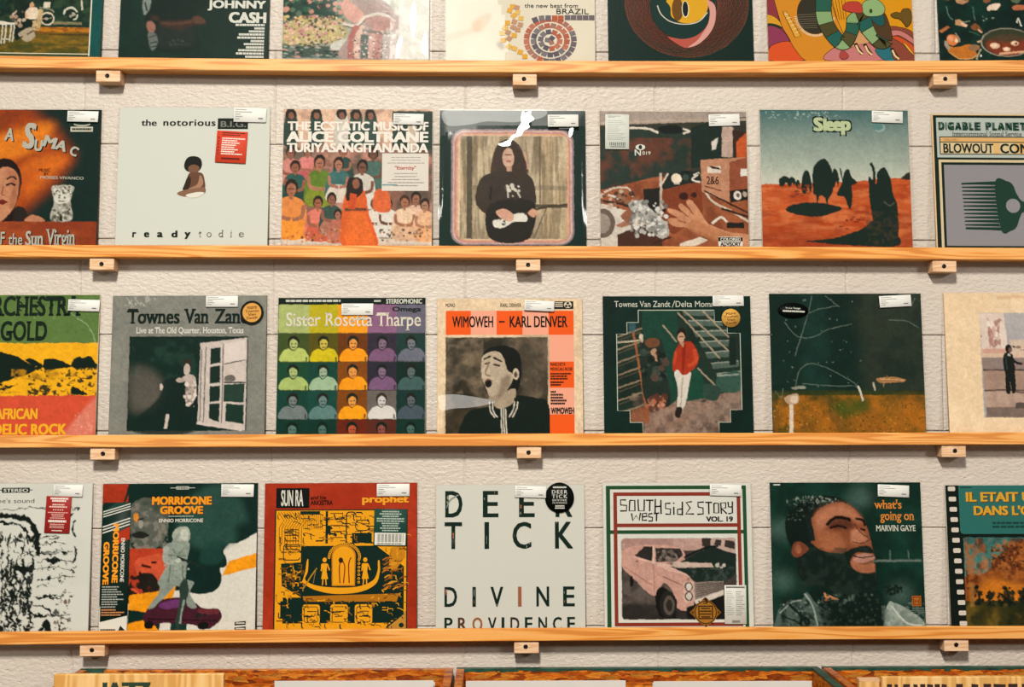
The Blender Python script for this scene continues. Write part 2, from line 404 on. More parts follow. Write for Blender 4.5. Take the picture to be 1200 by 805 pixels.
    def grad(s, x0, y0, x1, y1, ca, cb, axis='y'):
        r = s._mask([(x0, y0), (x1, y0), (x1, y1), (x0, y1)])
        if r is None: return
        a, b, m = r; t = np.linspace(0, 1, (b-a)[1 if axis == 'y' else 0])
        g = (card(ca)*(1-t[:, None])+card(cb)*t[:, None]); g = g[:, None, :] if axis == 'y' else g[None]
        R = s.img[a[1]:b[1], a[0]:b[0]]; R[:] = R*(1-m[..., None])+g*m[..., None]
    def mottle(s, x0, y0, x1, y1, col, cells=12, alpha=0.5, lo=0.45, hi=0.65, seed=None, asp=1.0):
        r = s._mask([(x0, y0), (x1, y0), (x1, y1), (x0, y1)])
        if r is None: return
        a, b, m = r; h, w_ = m.shape; nz = value_noise(h, w_, cells, seed if seed is not None else s.rs.randint(9999), cy=max(1, cells*asp*h/w_))
        k = np.clip((nz-lo)/(hi-lo), 0, 1); s._put(a, b, m*k, col, alpha)
    def dabs(s, x0, y0, x1, y1, cols, n, r, alpha=0.9, asp=1.0, rot=None):
        g = s.rs
        for _ in range(n):
            k = r*(0.5+g.rand()); s.ell(x0+g.rand()*(x1-x0), y0+g.rand()*(y1-y0), k, k*asp, cols[g.randint(len(cols))], alpha, 0, (g.rand()*3.14 if rot is None else rot), 7)
    def grain(s, amount=0.12):
        nz = value_noise(s.S, s.S, s.S//3, s.rs.randint(9999), 2); s.img *= (1+(nz-.5)[..., None]*2*amount)
    def photo(s, warp=1.0, g=1.0):
        """gives a picture its printed, photographic texture: ragged outlines and a many-sized grain"""
        S = s.S; q = s.rs.randint
        dx = (value_noise(S, S, 34, q(9999), 2)-.5)*9*warp+(value_noise(S, S, 90, q(9999), 2)-.5)*5*warp; dy = (value_noise(S, S, 34, q(9999), 2)-.5)*9*warp+(value_noise(S, S, 90, q(9999), 2)-.5)*5*warp
        Y, X = np.mgrid[0:S, 0:S]; s.img = s.img[np.clip(Y+dy, 0, S-1).astype(int), np.clip(X+dx, 0, S-1).astype(int)]
        pale = 1-0.75*np.clip((s.img.min(2)-.30)/.2, 0, 1)          # blank paper stays even
        for c, a in ((9, .16), (32, .26), (75, .34), (150, .26)): s.img *= (1+(value_noise(S, S, c, q(9999), 2)-.5)*2*a*g*pale)[..., None]
    # ---- crisp part (lettering, rules, labels)
    def v(s, pts, col, F=None):
        Q = s.uv(pts)
        if isinstance(F, Heavy):
            n, m = F.n, len(F)//5
            for k in range(5): s.vec.append((Q[k*n:(k+1)*n], F[:m], card(col)))
        else: s.vec.append((Q, F or [tuple(range(len(Q)))], card(col)))
    def vrect(s, x0, y0, x1, y1, col): s.v([(x0, y0), (x0, y1), (x1, y1), (x1, y0)], col)
    def vell(s, cx, cy, rx, ry, col, n=40):
        t = np.linspace(0, 2*np.pi, n, endpoint=False)[::-1]; s.v(np.stack([cx+rx*np.cos(t), cy+ry*np.sin(t)], 1), col)
    def vline(s, pts, w, col, smooth=False):
        P = smooth_pts(pts, False) if smooth and len(pts) > 2 else np.asarray(pts, float)
        d = np.gradient(P, axis=0); L = np.hypot(d[:, 0], d[:, 1])+1e-9; N = np.stack([-d[:, 1]/L, d[:, 0]/L], 1)*w/2
        n = len(P); s.v(np.concatenate([P+N, P-N]), col, [(i, i+1, n+i+1, n+i) for i in range(n-1)])
    def vframe(s, x0, y0, x1, y1, w, col):
        for q in ((x0, y0, x1, y0+w), (x0, y1-w, x1, y1), (x0, y0+w, x0+w, y1-w), (x1-w, y0+w, x1, y1-w)): s.vrect(*q, col)
    def text(s, t, x0, y0, x1, y1, col, bold=0.0, serif=False, rot=0.0, space=1.0, shear=0.0, shadow=None, ref=None):
        """lettering fitted into the box x0..x1, y0 (top)..y1 (bottom); ref: text whose height fills the box instead"""
        V, F = text_mesh(t, bold, space, serif)
        if not len(V): return
        mn, mx = V.min(0), V.max(0)
        if ref: R = text_mesh(ref, bold, space, serif)[0]; mn = np.array([mn[0], R[:, 1].min()]); mx = np.array([mx[0], R[:, 1].max()])
        q = (V-mn)/np.maximum(mx-mn, 1e-6); X = x0+q[:, 0]*(x1-x0)+shear*q[:, 1]*(y1-y0); Y = y1+q[:, 1]*(y0-y1)
        if rot:
            cx, cy = (x0+x1)/2, (y0+y1)/2; c, k = math.cos(rot), math.sin(rot); X, Y = cx+(X-cx)*c-(Y-cy)*k, cy+(X-cx)*k+(Y-cy)*c
        if shadow: s.v(np.stack([X+shadow[1], Y+shadow[2]], 1), shadow[0], F)
        s.v(np.stack([X, Y], 1), col, F)
    def print_lines(s, x0, y0, x1, y1, rows, col, align='l', fill=0.5, lens=None):
        """rows of print too small to read, as runs of word-long dashes"""
        g = s.rs; dy = (y1-y0)/rows
        for i in range(rows):
            L = (lens[i] if lens else 0.55+0.45*g.rand())*(x1-x0); a = {'l': x0, 'r': x1-L, 'c': (x0+x1-L)/2}[align]
            x = a; y = y0+dy*(i+.5); h = dy*fill/2
            while x < a+L-1e-6:
                wl = min((0.05+0.1*g.rand())*(x1-x0), a+L-x); s.vrect(x, y-h, x+wl*.86, y+h, col); x += wl
    # ---- to geometry: returns verts (x, z in 0..1 from bottom left), faces, colours, depth order
    def arrays(s):
        S = s.S; n = s.n
        if n > 2: I = s.img.reshape(n, 2, n, 2, 3).mean((1, 3))
        else: I = s.img[:2, :2]
        return n, np.clip(I, 0, 0.95)

def sheet_arrays(art):
    n, I = art.arrays()
    c = (np.arange(n)+.5)/n; c[0], c[-1] = 0.0, 1.0
    U, W = np.meshgrid(c, c); V = np.stack([U.ravel(), W.ravel(), np.zeros(n*n)], 1)
    ii = np.arange(n*n).reshape(n, n); F = np.stack([ii[:-1, :-1], ii[1:, :-1], ii[1:, 1:], ii[:-1, 1:]], -1).reshape(-1, 4)
    return V, F, I.reshape(-1, 3)
def clip_uv(Q, F):
    """keeps lettering on its sheet (a title may run on past the picture, not past the card)"""
    return np.clip(Q, 0.0, 1.0)

def mesh_with_print(name, V, faces_flat, starts, totals, cols, mats, parent):
    me = bpy.data.meshes.new(name)
    me.vertices.add(len(V)); me.vertices.foreach_set('co', np.asarray(V, np.float32).ravel())
    me.loops.add(len(faces_flat)); me.loops.foreach_set('vertex_index', np.asarray(faces_flat, np.int32))
    me.polygons.add(len(starts)); me.polygons.foreach_set('loop_start', np.asarray(starts, np.int32))
    try: me.polygons.foreach_set('loop_total', np.asarray(totals, np.int32))
    except Exception: pass
    a = me.attributes.new('print', 'FLOAT_COLOR', 'POINT'); a.data.foreach_set('color', np.concatenate([cols, np.ones((len(cols), 1))], 1).astype(np.float32).ravel())
    me.update(calc_edges=True); me.validate()
    me.materials.append(mats)
    o = bpy.data.objects.new(name, me); C.collection.objects.link(o)
    if parent: o.parent = parent
    return o
class Pile:
    def __init__(s): s.V, s.C, s.ff, s.st, s.tt, s.n, s.k = [], [], [], [], [], 0, 0
    def add(s, V, F, col):
        V = np.asarray(V, float); s.V.append(V); c = np.asarray(col, float); s.C.append(np.tile(c, (len(V), 1)) if c.ndim == 1 else c)
        if isinstance(F, np.ndarray):
            s.ff.append((F+s.n).ravel()); m = F.shape[1]; s.st.append(s.k+m*np.arange(len(F))); s.tt.append(np.full(len(F), m)); s.k += F.size
        else:
            for f in F: s.ff.append(np.array(f)+s.n); s.st.append(np.array([s.k])); s.tt.append(np.array([len(f)])); s.k += len(f)
        s.n += len(V)
    def build(s, name, parent, material=None):
        return mesh_with_print(name, np.concatenate(s.V), np.concatenate(s.ff), np.concatenate(s.st), np.concatenate(s.tt), np.concatenate(s.C), material or PRINT, parent)
BOXF = np.array([(0, 1, 2, 3), (0, 4, 5, 1), (1, 5, 6, 2), (2, 6, 7, 3), (3, 7, 4, 0), (7, 6, 5, 4)])
def slab_v(x0, x1, z0, z1, yf, yb, e=0.0):
    return [(x0+e, yf, z0+e), (x1-e, yf, z0+e), (x1-e, yf, z1-e), (x0+e, yf, z1-e), (x0, yb, z0), (x1, yb, z0), (x1, yb, z1), (x0, yb, z1)]

def paper(name, art_box, cx, cy, wpx, hpx, rot, base, draw, rec, y, round_=False, label=None):
    """a sticker on the sleeve: a thin slab with its own print; art_box gives the sleeve's working drawing"""
    a, root, W, H = rec
    loc = a.uv([(cx, cy)])[0]; sw = wpx*a.kx*W; shh = hpx*a.ky*H
    o = Pile(); t = 0.0004
    if round_:
        n = 40; tt = np.linspace(0, 2*np.pi, n, endpoint=False)
        P = np.stack([sw/2*np.cos(tt), np.zeros(n), shh/2*np.sin(tt)], 1); B = P+np.array([0, t, 0])
        o.add(np.concatenate([P, B]), [tuple(range(n))]+[(i, n+i, n+(i+1) % n, (i+1) % n) for i in range(n)], card(base))
    else: o.add(slab_v(-sw/2, sw/2, -shh/2, shh/2, 0, t, 0.0003), BOXF, card(base))
    q = Art((0, 0, 100, 100), base, 2, 1.0)
    if draw: draw(q)
    for i, (Q, F, c) in enumerate(q.vec):
        Q = np.clip(Q, 0, 1); o.add(np.stack([(Q[:, 0]-.5)*sw, np.full(len(Q), -0.00003-0.000006*i), (.5-Q[:, 1])*shh], 1), F, c)
    ob = o.build(name, root); ob.location = ((loc[0]-.5)*W, y, (1-loc[1])*H); ob.rotation_euler = (0, rot, 0)
    if label: ob['label'] = label
    return ob
def price_print(q):
    for y, l in ((14, 34), (30, 52), (46, 16), (62, 22), (78, 14)): q.print_lines(5, y-5, 5+l, y+5, 1, '#8c8c88', fill=.55, lens=[1])
    q.print_lines(76, 68, 90, 80, 1, '#6d6d6a', fill=.7, lens=[1])

RECORDS = []
def record(row, lt, lb, rt, rb, ty, art_fn, box, label, base='#d8d6cb', edge='#d8cfbf', n=210, film=None, price=None, extra=None, thick=0.003, seed=0, film_pad=(0.002, 0.002), tex=(0.3, 0.5), bulge=0.0, haze=None, glare_facets=()):
    """one record in its jacket, leaning on the wall from the ledge; the four pixel xs and ty were read off the photo"""
    mx = (lt+rt)/2
    by = float(np.interp(mx, [p[0] for p in SHELF_PTS[row]], [p[1] for p in SHELF_PTS[row]]))
    yb = -0.0205
    wb = ray(rb, by, yb).x-ray(lb, by, yb).x; xb = ray((lb+rb)/2, by, yb).x
    if ty is None: W = wb; H = 0.317; xt = xb
    else:
        W = (ray(rt, ty, -.004).x-ray(lt, ty, -.004).x+wb)/2; pt = ray(mx, ty, -.004); xt = pt.x
    zb = lip_top(row, xb)-LIP_H+BASE_T
    if ty is not None: H = pt.z-zb
    W = min(max(W, 0.305), 0.324)
    phi = -math.atan(2*SHZ[row][0]*xb+SHZ[row][1])   # it sits flat on its sagging ledge
    th = math.asin((-yb-thick-0.0006)/H)
    lift = thick*math.sin(th)+abs(SHZ[row][0])*W*W/4+0.0002
    H = (H-lift)/math.cos(th)
    z_lip = ray(mx, by, yb+0.003).z; vf = 1-max(0.01, (z_lip-zb))/H
    art = Art(box, base, n, vf); art_fn(art)
    if n > 90 and tex: art.photo(*tex)
    root = empty('vinyl_record', (xb+math.sin(phi)*0.0, yb, zb+lift), (-th, phi, 0))
    tag(root, label, 'record', 'records standing on the wall ledges')
    P = Pile()
    e = 0.0006
    P.add(slab_v(-W/2, W/2, 0, H, e, thick, 0.0)[4:]+slab_v(-W/2, W/2, 0, H, e, thick, 0.0)[:4], np.array([(0, 1, 2, 3), (0, 4, 5, 1), (1, 5, 6, 2), (2, 6, 7, 3), (3, 7, 4, 0)])[:, ::-1], card(edge))
    ring = slab_v(-W/2, W/2, 0, H, 0, e, e)
    P.add(ring, BOXF[1:5], card(edge))
    V, F, I = sheet_arrays(art)
    P.add(np.stack([-W/2+e+V[:, 0]*(W-2*e), np.zeros(len(V)), H-e-V[:, 1]*(H-2*e)], 1), F, I)
    dy = min(0.000012, 0.0012/max(1, len(art.vec)))
    for i, (Q, Fv, c) in enumerate(art.vec):
        Q = clip_uv(Q, Fv)
        P.add(np.stack([-W/2+e+Q[:, 0]*(W-2*e), np.full(len(Q), -0.00006-dy*i), H-e-Q[:, 1]*(H-2*e)], 1), Fv, c)
    P.build('jacket', root)
    rec = (art, root, W, H)
    if film is not None:
        amp, fs = film; g = np.random.RandomState(seed*31+row*7+1); k = 44
        px0, px1 = film_pad
        x = np.linspace(-W/2-px0, W/2+px1, k); z = np.linspace(0.0003, H+0.0025, k); X, Z = np.meshgrid(x, z)
        nz = value_noise(k, k, fs, g.randint(9999), 2)-.5
        ed = np.minimum(np.minimum(X-X.min(), X.max()-X), np.minimum(Z-Z.min(), Z.max()-Z)); ed = np.clip(ed/0.02, 0, 1)
        Y = -0.0016-amp*(0.5+nz)*ed-bulge*np.clip((H-Z)/0.07, 0, 1)**0.8*np.clip(Z/0.12, 0, 1)*np.clip(ed*1.5, 0, 1)
        ii = np.arange(k*k).reshape(k, k); Fq = np.stack([ii[:-1, :-1], ii[:-1, 1:], ii[1:, 1:], ii[1:, :-1]], -1).reshape(-1, 4)
        fp = Pile(); fp.add(np.stack([X.ravel(), Y.ravel(), Z.ravel()], 1), Fq, np.array([1, 1, 1.0]))
        # folded back round the jacket's sides, as a real outer sleeve
        o = fp.build('plastic_sleeve', root, FILM); o.data.polygons.foreach_set('use_smooth', [True]*len(o.data.polygons))
        o['label'] = 'clear plastic outer sleeve'
        if haze:                                           # cloudy, rougher film set where lamp glare should spread white
            o.data.materials.append(HAZY); nn = value_noise(k, k, 6, seed+5, 2)-.5
            U, Vv = (X+W/2)/W+nn*.10, 1-Z/H+nn.T*.10; mk = haze(U, Vv)[:-1, :-1].ravel(); o.data.polygons.foreach_set('material_index', mk.astype(np.int32))
        for pts in glare_facets:                                # facets added for glare, tilted to mirror the lamp into the camera
            cm = GLARE_FILM
            if pts[0] == 'hazy': cm = HAZY; pts = pts[1:]
            Q = art.uv(smooth_pts(pts, True, 4)); xl, zl = (Q[:, 0]-.5)*W, (1-Q[:, 1])*H
            c0 = root.matrix_basis @ Vector((float(xl.mean()), 0, float(zl.mean()))); nrm = ((LAMP-c0).normalized()+(Vector(CAM)-c0).normalized()).normalized()
            nl = root.matrix_basis.to_3x3().inverted() @ nrm
            yl = -((xl-xl.mean())*nl.x+(zl-zl.mean())*nl.z)/nl.y; yl = yl-yl.max()-0.0018-amp-bulge*.9
            cp = Pile(); cp.add(np.stack([xl, yl, zl], 1), [tuple(range(len(xl)))], np.array([1, 1, 1.0])); co = cp.build('glare_facet', root, cm); co['label'] = 'plastic facet tilted to catch lamp glare'
    yst = -0.0016-(film[0] if film else 0)-bulge-0.0007
    if film is None: yst = -0.0013
    if extra: extra(rec, yst)
    if price:
        cx, cy, pw, ph, rot = price
        paper('price_sticker', box, cx, cy, pw, ph, rot, '#e4e3dc', price_print, rec, yst-0.0003, label='white printed price sticker')
    RECORDS.append(root); return root

# ------------------------------------------------------------------ the covers, row by row
BK, WH, CREAM = '#0f2d28', '#d6d6cb', '#e3c9a6'
def sitter(a, x, y, h, skin, hair, cloth, cloth2=None, lap=None, lean=0.0):
    """a small seated figure in a picture; y is the top of the head, h its whole height"""
    w = h*.5; c2 = cloth2 or cloth
    a.blob([(x-w*.5, y+h*.95), (x-w*.55, y+h*.6), (x-w*.42, y+h*.38), (x-w*.15, y+h*.3), (x+w*.15, y+h*.3), (x+w*.45, y+h*.4), (x+w*.55, y+h*.65), (x+w*.55, y+h*.95)], cloth)
    a.blob([(x-w*.5, y+h*.98), (x-w*.4, y+h*.68), (x, y+h*.62), (x+w*.45, y+h*.7), (x+w*.5, y+h)], c2)
    a.line([(x-w*.42, y+h*.42), (x-w*.36, y+h*.62), (x, y+h*.68)], h*.07, skin); a.line([(x+w*.42, y+h*.44), (x+w*.36, y+h*.64), (x+w*.05, y+h*.68)], h*.07, skin)
    a.ell(x+lean, y+h*.14, h*.115, h*.15, hair); a.ell(x+lean, y+h*.18, h*.082, h*.115, skin)
    a.rect(x-h*.03, y+h*.26, x+h*.03, y+h*.34, skin)
    a.line([(x-h*.05+lean, y+h*.165), (x+h*.05+lean, y+h*.165)], h*.022, hair, .7); a.line([(x-h*.03+lean, y+h*.24), (x+h*.03+lean, y+h*.24)], h*.018, '#7a3a2c', .7)
    if lap: a.line([(x-w*.3, y+h*.8), (x+w*.3, y+h*.83)], h*.05, lap)
def bust(a, x0, y0, x1, y1, skin, hair, shirt, bg):
    w, h = x1-x0, y1-y0; a.rect(x0, y0, x1, y1, bg)
    X = lambda u: x0+u*w
    Y = lambda v: y0+v*h
    a.blob([(X(.1), Y(1)), (X(.12), Y(.68)), (X(.34), Y(.54)), (X(.5), Y(.62)), (X(.66), Y(.52)), (X(.9), Y(.62)), (X(.98), Y(1))], shirt); a.rect(X(.1), Y(.9), X(.97), Y(1), shirt)
    a.ell(X(.5), Y(.3), w*.19, h*.22, hair); a.blob([(X(.38), Y(.3)), (X(.5), Y(.2)), (X(.63), Y(.3)), (X(.61), Y(.48)), (X(.5), Y(.58)), (X(.4), Y(.48))], skin)
    a.line([(X(.42), Y(.36)), (X(.48), Y(.36))], h*.035, hair); a.line([(X(.54), Y(.36)), (X(.6), Y(.36))], h*.035, hair)
    a.line([(X(.44), Y(.475)), (X(.51), Y(.5)), (X(.58), Y(.47))], h*.03, hair); a.rect(X(.9), Y(.82), X(.96), Y(.98), hair, .8)

# ---- top row (only the lower part is in view)
def c1a(a):
    a.rect(-700, -1100, 1040, 640, '#16352b'); a.mottle(-700, -1100, 1040, 250, '#3c5137', 20, .6); a.mottle(-700, -1100, 1040, 250, '#0b221d', 14, .7)
    a.grad(-700, 290, 1040, 640, '#6b571d', '#4a4a1c'); a.mottle(-700, 330, 1040, 625, '#8a6a22', 9, .8, asp=3); a.mottle(-700, 420, 1040, 625, '#394620', 14, .7, asp=3)
    a.rect(380, 285, 1040, 345, '#b5741f'); a.mottle(380, 285, 1040, 370, '#7a3f15', 9, .7, asp=4); a.rect(560, 365, 1040, 385, '#3a2a12', .8, 4)
    a.rect(600, 215, 945, 250, '#7d7557'); a.line([(430, 40), (560, 60), (610, 100)], 16, '#8b8a76'); a.rect(480, -30, 560, 40, '#d8cdb8')
    for cx, cy, r in ((530, 180, 75), (-160, 210, 80)): a.ell(cx, cy, r+9, r+9, '#cfc4ae'); a.ell(cx, cy, r-10, r-10, '#122c25'); a.line([(cx-50, cy), (cx+50, cy-10)], 10, '#a79f88'); a.ell(cx-10, cy, 22, 18, '#b0a894')
    a.line([(720, 120), (745, 60), (810, 35), (860, 60)], 24, '#c9c6b4'); a.line([(885, 120), (875, 170), (835, 190)], 18, '#c9c6b4'); a.line([(860, 60), (880, 90)], 20, '#c9c6b4'); a.dabs(770, 80, 870, 165, ['#b9b29b', '#8c8672'], 9, 13)
    a.line([(920, -60), (935, 60)], 20, '#c9c6b4')
    a.blob([(265, 130), (290, 60), (340, 35), (410, 60), (420, 170), (370, 190), (310, 180)], '#e0cdb4'); a.ell(340, 10, 26, 34, '#c99b78'); a.line([(280, 110), (290, 180)], 30, '#d8b493')
    a.poly([(420, 60), (480, 65), (465, 240), (440, 335), (400, 330), (360, 330), (350, 210), (410, 200)], '#c2a97f'); a.mottle(350, 190, 480, 335, '#8c6b2b', 10, .8)
    a.blob([(150, 180), (330, 190), (360, 280), (300, 300), (230, 420), (170, 450), (140, 300)], '#0f2622'); a.dabs(110, 60, 260, 300, ['#a58a74', '#5d5142', '#13302a', '#c7b39b'], 22, 20)
    a.blob([(215, 350), (330, 290), (370, 320), (400, 400), (320, 470), (240, 440), (260, 400), (210, 410)], '#a99a83'); a.line([(300, 380), (380, 330)], 20, '#5a4a38')
    a.poly([(-60, 210), (155, 240), (150, 262), (-60, 262)], '#d8d2c2'); 
    for x in (5, 45, 105, 140): a.line([(x+10, 262), (x-5, 500 if x < 60 else 470)], 16, '#cfc8b5')
    a.rect(0, 430, 120, 450, '#b9b29e'); a.dabs(-700, -700, -40, 250, ['#5d6a52', '#0b211c', '#b8a58c', '#2f4634'], 160, 40)
    a.vrect(-690, 612, 1036, 622, '#d9d6c4'); a.vrect(1036, -1010, 1052, 640, '#d9d6c4')
record(0, -58, -60, 116.8, 116.5, None, c1a, (-590, -1000, 1170, 640), 'teal-edged record with a garden picture of bicycles, at the left end of the top ledge', base='#10504c', edge='#1c4f48', film=(0.0006, 3), seed=1)

def c1b(a):
    a.mottle(60, -640, 1100, 395, '#14352d', 6, .6); a.blob([(250, -300), (560, -340), (660, -60), (590, 60), (600, 330), (330, 350), (270, 200), (230, 60)], '#0c2621', .9, 6); a.blob([(330, 140), (560, 150), (570, 300), (340, 320)], '#27332d', .7, 16)
    a.blob([(260, 90), (300, 60), (330, 90), (340, 150), (430, 170), (480, 185), (560, 150), (655, 125), (640, 90), (575, 68), (540, 95), (420, 102), (330, 110)], '#3d2f28', .95, 5); a.line([(340, 125), (450, 130), (560, 110)], 22, '#5d4236', .8, soft=5); a.blob([(560, 80), (600, 68), (645, 95), (650, 122), (580, 125)], '#5a4034', .9, 4)
    a.blob([(240, 130), (268, 112), (300, 140), (300, 185), (285, 210), (255, 190)], '#94695a', 1, 3); a.blob([(255, 205), (300, 205), (325, 265), (312, 320), (285, 345), (262, 280)], '#6a716c', .9, 4); a.line([(265, 240), (312, 225)], 7, '#1b302a'); a.line([(270, 290), (322, 275)], 10, '#1b302a'); a.line([(275, 320), (318, 310)], 8, '#1b302a')
    a.blob([(210, -60), (262, -60), (258, 10), (230, 62), (212, 30)], '#7d857f', 1, 3); a.line([(225, -40), (240, 30)], 10, '#2a3a34'); a.rect(400, 285, 560, 305, '#35423c', .5, 3); a.dabs(400, 250, 560, 300, ['#44514a', '#0b201c'], 18, 6, .6)
    a.text('JOHNNY', 668, -62, 1080, 22, WH, .05); a.text('CASH', 820, 32, 1085, 120, WH, .06)
    for y, x in ((135, 870), (162, 1003), (187, 965), (212, 895), (238, 885), (265, 980), (290, 933), (316, 948), (340, 895), (366, 880), (392, 945)): a.print_lines(x, y-9, 1076, y+9, 1, WH, 'r', .95, [1])
record(0, 139, 138, 313.5, 313.3, None, c1b, (54, -650, 1100, 395), 'dark green record with bold white lettering and folded arms, second on the top ledge', base='#0e2e27', edge='#12312a', film=(0.0008, 4), seed=2)

def c1c(a):
    a.mottle(62, -620, 1095, 415, '#7c8a76', 10, .9); a.rect(62, -600, 430, 120, '#1d4136'); a.dabs(62, -500, 470, 110, ['#0f2f27', '#2f5a45', '#58705a', '#c98f80'], 260, 16)
    a.blob([(60, 260), (90, 150), (200, 90), (330, 90), (450, 130), (520, 200), (470, 280), (300, 320), (120, 320)], '#b5a878', 1, 10)
    a.dabs(70, 80, 500, 320, ['#d9a795', '#c9878a', '#d6c592', '#7a5a52', '#e0c8a8', '#3c4a38', '#c9b06c'], 420, 9)
    a.rect(62, 315, 520, 415, '#24443b', .9, 6); a.dabs(62, 300, 480, 410, ['#6d7d74', '#132f29', '#9aa39a', '#b98f86'], 90, 15, asp=.4, rot=0)
    a.blob([(400, 330), (420, 290), (500, 260), (540, 300), (500, 340), (430, 350)], '#c9c8bd')
    a.blob([(560, -80), (700, -100), (870, 60), (950, 200), (960, 415), (480, 415), (520, 250), (540, 180)], '#a68f88')
    a.blob([(470, 20), (500, -60), (560, -20), (630, 60), (600, 120), (540, 120)], '#cf9c8e'); a.line([(480, 140), (580, 150), (650, 80), (760, 60), (850, 120)], 22, '#d8cdbf'); a.line([(480, 155), (580, 165), (655, 95)], 8, '#6d5a52')
    for i, x in enumerate((545, 590, 690, 735, 790)): a.line([(x+40, 150), (x, 260), (x-6, 415)], 36, ('#b06b62', '#d9b5a6', '#c99c92', '#b57f78', '#97908a')[i])
    a.rect(612, 225, 668, 415, '#52625a'); a.line([(620, 190), (720, 205), (860, 240)], 24, '#6d6862', .8); a.dabs(600, 190, 900, 250, ['#efe4d6', '#d9c8bb'], 16, 9)
    a.dabs(540, 250, 800, 412, ['#8c4f4a', '#e6cfc0', '#5a4f49'], 90, 6); a.blob([(640, 100), (800, 80), (860, 170), (740, 190)], '#b78d85', .9, 6)
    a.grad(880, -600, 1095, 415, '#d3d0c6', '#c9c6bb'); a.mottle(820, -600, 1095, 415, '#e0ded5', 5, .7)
record(0, 330, 330, 502.5, 502.5, None, c1c, (62, -620, 1095, 415), 'record with a flowery garden picture and pink striped dress under glaring plastic', base='#a9aa9b', film=(0.0014, 4), seed=3, film_pad=(.003, .006), haze=lambda u, v: u > .76-.08*v, glare_facets=[[(870, 300), (905, 240), (900, 330), (885, 400), (868, 405)], [(960, 60), (990, -40), (1005, 120), (985, 260), (965, 180)], [(1040, 330), (1075, 200), (1085, 400)]])

def c1d(a):
    a.mottle(75, -620, 1130, 428, '#e3d9c6', 4, .6); a.poly([(80, 230), (360, 130), (330, 200), (80, 280)], '#cfc4ae', .8, 6); a.blob([(265, 120), (370, 50), (395, 90), (330, 190), (270, 195)], '#cdbba0', .8, 5); a.blob([(270, 130), (320, 110), (310, 190), (265, 195)], '#d9ab88', .6, 6)
    a.blob([(430, 300), (470, 280), (490, 335), (460, 345)], '#8f8a7d', .7, 4)
    PU, RD, YE, TE = ['#6c6268', '#787074', '#5c5560'], ['#ad6048', '#b8705a', '#9f7264'], ['#d9a02c', '#e0ad4a', '#d8b366'], '#c9874f'
    g = random.Random(4)
    def tile(x, y, r, s_, col): c, k = math.cos(r)*s_/2, math.sin(r)*s_/2; a.v([(x-c+k, y-k-c), (x-c-k, y-k+c), (x+c-k, y+k+c), (x+c+k, y+k-c)], col)
    for R, nn, s_ in ((168, 24, 40), (118, 17, 40), (68, 10, 38), (20, 3, 36)):
        for i in range(nn):
            t = 6.2832*i/nn+R; pal = RD if (math.sin(t*1.0+R*.02) > 0.15 or (R == 168 and (1.9 < t % 6.2832 < 3.6))) else PU
            tile(812+R*math.cos(t), 270+R*math.sin(t), t, s_, g.choice(pal))
    for i in range(5): tile(935+i*43, 87, 0, 40, PU[0])
    for i, x in enumerate((845, 888)): tile(x, 90, 0, 40, '#b05a38')
    for i, (x, y, r) in enumerate(((798, 90, 0), (752, 92, -.12), (705, 106, -.4))): tile(x, y, r, 40, PU[i % 3])
    for p, o in (((545, 0), 0), ((580, 45), 1), ((604, 95), 1), ((600, 147), 2), ((582, 188), 2), ((556, 232), 0), ((521, 258), 2), ((478, 272), 0), ((524, 32), 0), ((553, 74), 0), ((558, 122), 2), ((549, 167), 2), ((513, 208), 2), ((510, 132), 0), ((492, 172), 1), ((470, 215), 1), ((520, 322), 1), ((558, 338), 1), ((598, 366), 0), ((632, 402), 0), ((575, 8), 2)):
        tile(p[0], p[1], g.uniform(-.5, .5)+.3, 37, (YE[0], '#dcae52', '#b98a6a')[o])
    a.text('the new beat from', 630, -26, 1010, 8, '#3c3a35', .0); a.text('BRAZIL', 857, 16, 1086, 58, '#26332d', .0)
record(0, 522.5, 522.5, 698.5, 698, None, c1d, (75, -620, 1130, 428), 'cream record with a spiral of small purple and rust tiles', base='#dbd1bd', n=90, film=(0.0018, 4), seed=4, haze=lambda u, v: u < .38)

